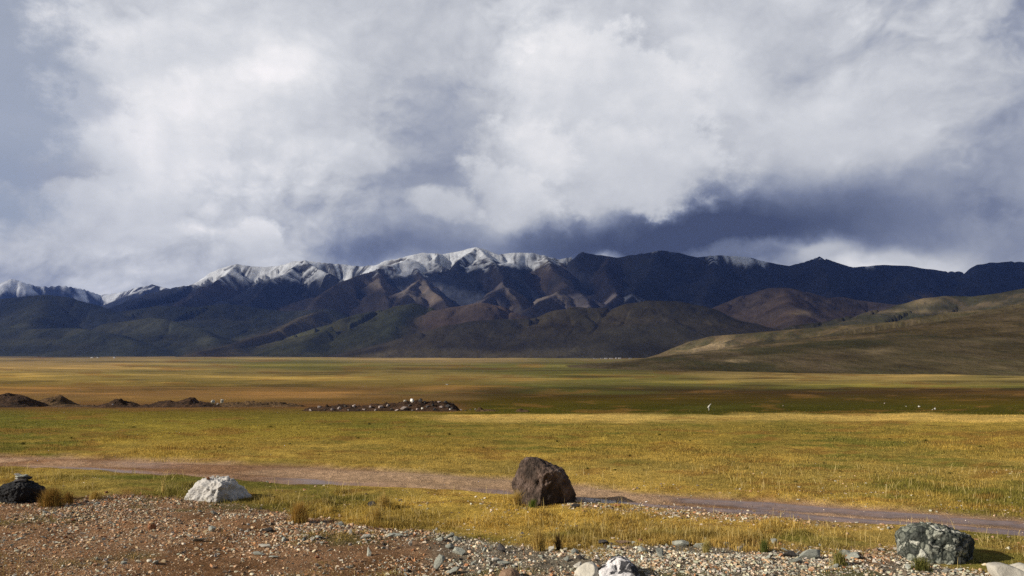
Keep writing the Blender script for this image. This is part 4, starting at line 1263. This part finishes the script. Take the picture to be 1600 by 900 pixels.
def build_shade_cloud():
    nx, ny_ = 420, 320
    x = np.linspace(-20500, 3500, nx)
    y = np.linspace(-2700, 10250, ny_)
    XX, YY = np.meshgrid(x, y)
    # edge facing the plain: only ground beyond about 3.3 km is shaded, less on the right ridge
    s = SUN * (CLZ / SUN[2])
    gxp, gyp = XX - s[0], YY - s[1]          # the ground point this part of the sheet shades
    east = sstep(.17, .24, gxp / np.maximum(gyp, 300) + .03 * fbm(XX / 600, YY / 600, 2, 809))
    front = 3350.0 * (1 - east) + 480.0 * east
    front = front + 260 * (1 - .7 * east) * fbm(XX / 900, YY / 900, 3, 801)
    f = (gyp - front) / (500.0 * (1 - east) + 160 * east)
    for px, py, d, r in GAPS:
        q = sunward(at(px, py, d))
        rr = np.hypot((XX - q[0]), (YY - q[1]) * 1.0) + 150 * fbm(XX / 500, YY / 500, 3, 803)
        f = np.minimum(f, (rr - r) / 250.0)
    f = np.minimum(f, (XX - x[0]) / 800)
    f = np.minimum(f, (x[-1] - XX) / 800)
    f = np.minimum(f, (y[-1] - YY) / 500)
    th = np.sqrt(np.clip(f, 0, 1))
    nz = fbm(XX / 1400, YY / 1400, 4, 805)
    top = CLZ + 320 * th * (1 + .6 * nz)
    bot = CLZ - 90 * th * (1 + .6 * nz)
    fa = grid_faces(ny_, nx)
    keep = (f.ravel()[fa] > 0).any(1)
    fa = fa[keep]
    nvt = nx * ny_
    co = np.concatenate([np.stack([XX, YY, top], -1).reshape(-1, 3), np.stack([XX, YY, bot - .5], -1).reshape(-1, 3)])
    fa2 = np.concatenate([fa, fa[:, ::-1] + nvt])
    used = np.unique(fa2)
    rm = np.zeros(len(co), np.int64)
    rm[used] = np.arange(len(used))
    me = mesh_np('shade_cloud_layer', co[used], rm[fa2], m_shade_cloud, True)
    # thin over the hills and the snowy western peaks, thick over the eastern range
    thick = 0.56 + 0.30 * sstep(5000, 6300, gyp + 200 * nz)
    thick = thick + 0.11 * sstep(5200, 6600, gyp + 200 * nz) * sstep(1500, 3000, gxp)
    thick = np.where(gxp > 250, np.minimum(thick, 0.36 + 0.61 * sstep(2600, 4200, gyp)), thick)
    thick = np.where((gyp > 6900) & (gxp < 3000), thick - 0.42 * sstep(8000, 8500, gyp) * sstep(3000, 2400, gxp), thick)
    attr(me, 'thick', np.concatenate([thick.ravel(), thick.ravel()])[used])
    return me


tag(link('shade_cloud_layer', build_shade_cloud()), kind='structure')  # out of view; added and shaped to block the sun over the hills

# ---------------------------------------------------------------- haze
m_haze, n = new_mat('haze')
n.out(None, n.n('VolumePrincipled', {'Color': (.18, .34, 1.0, 1), 'Density': 2.6e-5, 'Anisotropy': 0.2}).outputs[0])
top = float(TZ.max()) + 25
hz = box('haze', (-13500, -600, -60), (13500, 13800, top), m_haze, None, 1.0)
lo_z = min(float(gzz[(gyy > -650) & (gyy < 14000)].min()), -10) - 1
for v in hz.data.vertices:
    if v.co.z < 0:
        v.co.z = lo_z
tag(hz, kind='stuff')

# ---------------------------------------------------------------- sky
w = bpy.data.worlds.new("World")
scene.world = w
w.use_nodes = True
n = N(w.node_tree)
gen = n.n('TexCoord').outputs['Generated']
sp = n.n('SeparateXYZ', {0: gen})
az = n.m('ARCTAN2', sp.outputs[0], sp.outputs[1])
el = n.m('ARCSINE', sp.outputs[2])
base = n.n('CombineXYZ', {0: az, 1: el, 2: 0.0}).outputs[0]
w1 = n.n('TexNoise', {'Vector': base, 'Scale': 5.0, 'Detail': 5.0, 'Roughness': 0.55}).outputs[1]
w2 = n.n('TexNoise', {'Vector': base, 'Scale': 22.0, 'Detail': 5.0, 'Roughness': 0.6}).outputs[1]


def vmath(op, a, b_, sc=None):
    nd = n.n('VectorMath', operation=op)
    for i, v in enumerate((a, b_)):
        if v is None:
            continue
        if hasattr(v, 'is_linked'):
            n.t.links.new(v, nd.inputs[i])
        else:
            nd.inputs[i].default_value = v
    if sc is not None:
        nd.inputs['Scale'].default_value = sc
    return nd.outputs[0]


half = (.5, .5, .5)
d1 = vmath('SCALE', vmath('SUBTRACT', w1, half), None, 0.13)
d2 = vmath('SCALE', vmath('SUBTRACT', w2, half), None, 0.036)
wv = vmath('MULTIPLY', vmath('ADD', base, vmath('ADD', d1, d2)), (1, 1, 0))
wv_soft = vmath('MULTIPLY', vmath('ADD', base, vmath('SCALE', d1, None, 0.6)), (1, 1, 0))


def ae(px, py):
    a, b_ = ray(px, py)
    return math.atan2(a, 1), math.atan2(b_, math.hypot(a, 1))


def blob(px, py, sx, sy, rot=0.0, vec=None, hard=0.0):
    """0..1 lump of cloud round a direction; sizes in frame pixels."""
    a, e = ae(px, py)
    mp = n.n('Mapping', {'Vector': vec or wv, 'Location': (a, e, 0), 'Rotation': (0, 0, R(rot)), 'Scale': (sx / F, sy / F, 1)}, vector_type='TEXTURE').outputs[0]
    s_ = n.n('TexGradient', {'Vector': mp}, gradient_type='SPHERICAL').outputs[1]
    return n.rng(s_, 0.0, 1.0 - hard)


# brightness of the cloud deck: start from a mid grey, add and take away
L = n.m('ADD', 0.71, 0.0)
LUMPS = [
    # px, py, sx, sy, rot, amount, hard
    (250, 170, 440, 280, 0, .10, .2), (430, 110, 100, 80, 0, .18, 0), (345, 160, 100, 80, 0, .13, 0), (240, 210, 120, 130, 0, .10, .2), (150, 70, 140, 70, 10, .08, .2), (180, 290, 120, 100, 0, .08, .2),
    (500, 60, 300, 90, 0, .04, 0), (650, 190, 220, 180, 0, -.15, 0), (690, 290, 180, 110, 0, -.14, 0), (560, 255, 150, 44, 10, .10, .1), (440, 275, 100, 60, 0, .07, .2), (330, 350, 90, 60, 0, .05, .2),
    (560, 330, 240, 90, 0, -.12, 0), (855, 80, 120, 130, -6, .20, .0), (860, 200, 140, 170, -16, .08, .0),
    (1000, 130, 140, 130, 0, -.08, .1), (1060, 240, 180, 120, 0, -.05, 0), (1105, 115, 110, 130, 50, .14, .1), (1240, 90, 130, 100, 0, -.03, 0), (1320, 190, 190, 100, 0, .10, .1), (1350, 185, 70, 24, 0, -.07, .0), (960, 300, 180, 100, 10, .04, 0), (975, 220, 90, 70, 0, .07, .1),
    (1590, 60, 200, 200, 0, -.10, 0), (1620, 290, 170, 220, 0, -.16, 0), (1480, 90, 60, 110, 0, .03, 0), (1470, 210, 120, 80, 0, .03, 0),
    # slate underside over the right part of the range
    (1130, 370, 430, 120, 6, -.46, .0), (1010, 386, 330, 66, 2, -.26, .0), (870, 376, 130, 50, 0, -.20, .1), (1290, 330, 300, 95, 10, -.23, .0), (1500, 360, 260, 90, 0, -.14, .0), (700, 390, 260, 50, 0, -.32, .0), (560, 396, 130, 46, 0, -.20, .0), (1050, 365, 220, 50, 8, -.15, 0),
    # bright gaps right behind the crest
    (935, 402, 80, 11, 2, .46, .1), (1290, 398, 75, 40, -5, .30, .1), (1400, 410, 140, 36, 0, .34, .1), (1160, 396, 160, 20, 4, .22, .0), (1280, 378, 50, 26, -20, .10, .1),
    # left low part
    (60, 300, 160, 70, 0, -.12, .1), (80, 262, 120, 40, 0, -.10, .1), (40, 345, 140, 50, 0, .08, .1), (60, 405, 200, 50, 0, -.14, .0), (200, 425, 190, 30, -4, .08, 0), (330, 415, 130, 40, 8, .03, 0),
]
terms = []
for px, py, sx, sy, rot, amt, hard in LUMPS:
    terms.append(n.m('MULTIPLY', blob(px, py, sx, sy, rot, wv if abs(amt) < .3 or hard > .3 else wv_soft, hard), amt))
while len(terms) > 1:
    terms = [n.m('ADD', terms[i], terms[i + 1]) if i + 1 < len(terms) else terms[i] for i in range(0, len(terms), 2)]
L = n.m('ADD', L, terms[0])
# billows: rounded lumps with darker creases, lit from the upper left
def billow(vec):
    tot = None
    for k, (sc_, am) in enumerate(((6.0, 1.0), (13.0, .6), (29.0, .36), (64.0, .2))):
        q = n.n('TexNoise', {'Vector': n.n('Mapping', {'Vector': vec, 'Location': (k * 3.1, k * 1.7, 0), 'Scale': (1, 1.35, 1)}).outputs[0], 'Scale': sc_, 'Detail': 1.0, 'Roughness': 0.5, 'Distortion': 0.2}).outputs[0]
        q = n.m('MULTIPLY', n.m('ABSOLUTE', n.m('SUBTRACT', q, 0.5)), am * 2)
        tot = q if tot is None else n.m('ADD', tot, q)
    return tot


wvb = vmath('ADD', wv_soft, vmath('SCALE', d2, None, 0.25))
b0 = billow(wvb)
b1 = billow(vmath('ADD', wvb, (-0.012, 0.016, 0)))
patch = n.rng(n.n('TexNoise', {'Vector': wv_soft, 'Scale': 4.0, 'Detail': 3.0}).outputs[0], 0.42, 0.64)
bn = n.n('TexNoise', {'Vector': n.n('Mapping', {'Vector': wv, 'Scale': (1, 1.5, 1)}).outputs[0], 'Scale': 7.0, 'Detail': 8.0, 'Roughness': 0.58, 'Distortion': 0.1}).outputs[0]
amp = n.rng(L, 0.15, 0.6, 0.4, 1.0)


def cloud_noise(vec, sc_):
    return n.n('TexNoise', {'Vector': n.n('Mapping', {'Vector': vec, 'Location': (1.3, 4.1, 0), 'Scale': (1, 1.3, 1)}).outputs[0], 'Scale': sc_, 'Detail': 7.0, 'Roughness': 0.55}).outputs[0]


r1 = n.m('SUBTRACT', cloud_noise(wv_soft, 13.0), cloud_noise(vmath('ADD', wv_soft, (-0.010, 0.014, 0)), 13.0))
det = n.m('MULTIPLY', n.m('ADD', n.m('MULTIPLY', n.m('SUBTRACT', b0, b1), 0.30), n.m('MULTIPLY', r1, -0.55)), n.m('ADD', 0.25, n.m('MULTIPLY', patch, 0.75)))
det = n.m('ADD', det, n.m('ADD', n.m('MULTIPLY', n.m('SUBTRACT', b0, 0.42), 0.08), n.m('MULTIPLY', n.m('SUBTRACT', bn, 0.5), 0.24)))
edge0 = n.m('SUBTRACT', n.n('TexNoise', {'Vector': wvb, 'Scale': 17.0, 'Detail': 9.0, 'Roughness': 0.62}).outputs[0], 0.5)
L = n.m('ADD', L, n.m('MULTIPLY', n.m('ADD', n.m('MULTIPLY', det, 0.95), n.m('MULTIPLY', edge0, 0.09)), amp))
edge = n.n('TexNoise', {'Vector': n.n('Mapping', {'Vector': base, 'Scale': (1, 1.2, 1)}).outputs[0], 'Scale': 19.0, 'Detail': 9.0, 'Roughness': 0.6}).outputs[0]
edge = n.m('SUBTRACT', edge, 0.5)


def puff_mask(px, py, sx, sy, rot, soft=.22, k=1.5):
    a, e = ae(px, py)
    mp = n.n('Mapping', {'Vector': wv_soft, 'Location': (a, e, 0), 'Rotation': (0, 0, R(rot)), 'Scale': (sx / F, sy / F, 1)}, vector_type='TEXTURE').outputs[0]
    d = n.n('VectorMath', {0: mp}, operation='LENGTH').outputs['Value']
    q = n.m('ADD', n.m('SUBTRACT', 1.0, d), n.m('MULTIPLY', edge, k))
    return n.rng(q, 0.0, soft), n.n('SeparateXYZ', {0: mp}).outputs[1]


for px, py, sx, sy, rot, lt, lb, op_, soft in [
        (45, 238, 135, 46, -6, .86, .52, .85, .22), (230, 240, 110, 150, 0, .92, .80, .5, .4), (190, 85, 170, 60, 10, .86, .74, .6, .4),
        (955, 190, 175, 150, -28, .90, .75, .7, .22), (415, 368, 46, 34, 0, .94, .74, .9, .3), (565, 258, 75, 26, 12, .80, .70, .6, .5), (930, 265, 230, 85, -10, .84, .72, .65, .35), (1130, 250, 200, 70, 0, .78, .66, .4, .6), (800, 308, 110, 60, -24, .93, .76, .62, .5), (690, 324, 72, 30, -8, .90, .74, .6, .5), (850, 240, 75, 75, -40, .95, .86, .55, .5),
        (1100, 120, 60, 90, 50, .88, .78, .5, .4), (1330, 190, 130, 60, 0, .80, .70, .5, .5), (190, 330, 120, 60, 0, .80, .70, .5, .4),
        (1552, 312, 40, 26, -30, .30, .24, .6, 1.0), (1285, 392, 42, 22, 20, .70, .62, .6, .8), (1400, 402, 70, 16, 0, .70, .64, .5, .9)]:
    mk, vy = puff_mask(px, py, sx, sy, rot, soft, 4.0 if px > 1500 else 1.25)
    tone = n.m('ADD', n.rng(vy, -.8, .7, lb, lt), n.m('MULTIPLY', edge, 0.30))
    L = n.n('Mix', {0: n.m('MULTIPLY', mk, op_), 2: L, 3: tone}, data_type='FLOAT').outputs[0]
CK = 8.3
stops = [(0.0, (.062, .078, .140)), (.16, (.105, .128, .205)), (.34, (.19, .22, .315)), (.52, (.35, .38, .46)), (.66, (.52, .54, .588)), (.80, (.685, .70, .735)), (.92, (.85, .845, .86)), (1.0, (.98, .95, .96))]
cl = n.ramp(L, stops)
cl = n.n('VectorMath', {0: cl, 'Scale': CK}, operation='SCALE').outputs[0]
sky = n.n('TexSky', sky_type='NISHITA', sun_disc=False, sun_elevation=SUN_EL, sun_rotation=math.atan2(SUN[0], SUN[1]), altitude=4000.0).outputs[0]
# blue openings: upper left corner and left edge, and the open sky behind and overhead
o1 = puff_mask(-70, 120, 200, 230, 0, .5, 1.3)[0]
o2 = puff_mask(110, 160, 80, 60, 20, .6, 1.3)[0]
op = n.m('MULTIPLY', n.m('MAXIMUM', o1, n.m('MULTIPLY', o2, .7)), 0.85)
yf = n.rng(sp.outputs[1], -0.1, 0.45)          # clouds thin out away from the range
zf = n.rng(el, 0.72, 0.44)
brk = n.rng(n.n('TexNoise', {'Vector': gen, 'Scale': 2.2, 'Detail': 7.0, 'Roughness': 0.6}).outputs[0], 0.56, 0.72)
cover = n.m('MAXIMUM', n.m('MULTIPLY', n.m('MULTIPLY', yf, zf), n.m('SUBTRACT', 1.0, op)), n.m('MULTIPLY', brk, n.m('MULTIPLY', 0.4, n.m('SUBTRACT', 1.0, op))))
blue = n.mix(n.m('MULTIPLY', yf, 0.55), n.mix(0.5, n.n('VectorMath', {0: sky, 'Scale': 0.6}, operation='SCALE').outputs[0], (1.35, 1.4, 1.55)), (3.7, 4.15, 5.1))
fin = n.mix(cover, blue, cl)
bg = n.n('Background', {'Color': fin, 'Strength': 0.1})
n.t.links.new(bg.outputs[0], n.n('OutputWorld').inputs[0])

# ---------------------------------------------------------------- sun, camera, render
sl = bpy.data.lights.new('sun', 'SUN')
sl.energy = 5.0
sl.angle = R(0.5)
sl.color = (1.0, 0.91, 0.78)
so = bpy.data.objects.new('sun', sl)
COL.objects.link(so)
so.rotation_euler = Vector(SUN).to_track_quat('Z', 'Y').to_euler()
so.location = (-40, -10, 30)
cd = bpy.data.cameras.new('camera')
cd.sensor_width = 36
cd.lens = 36 * F / 1600
cd.clip_start = 0.1
cd.clip_end = 60000
cam = bpy.data.objects.new('camera', cd)
COL.objects.link(cam)
cam.location = (0, 0, CAMZ)
cam.rotation_euler = (math.pi / 2 + PITCH, 0, 0)
scene.camera = cam
vs = scene.view_settings
vs.view_transform = 'Standard'
vs.look = 'None'
vs.exposure = 0.3
vs.gamma = 1.0
vs.use_curve_mapping = False
cy = scene.cycles
cy.max_bounces = 5
cy.diffuse_bounces = 2
cy.glossy_bounces = 2
cy.transparent_max_bounces = 6
cy.volume_bounces = 0
cy.use_denoising = False
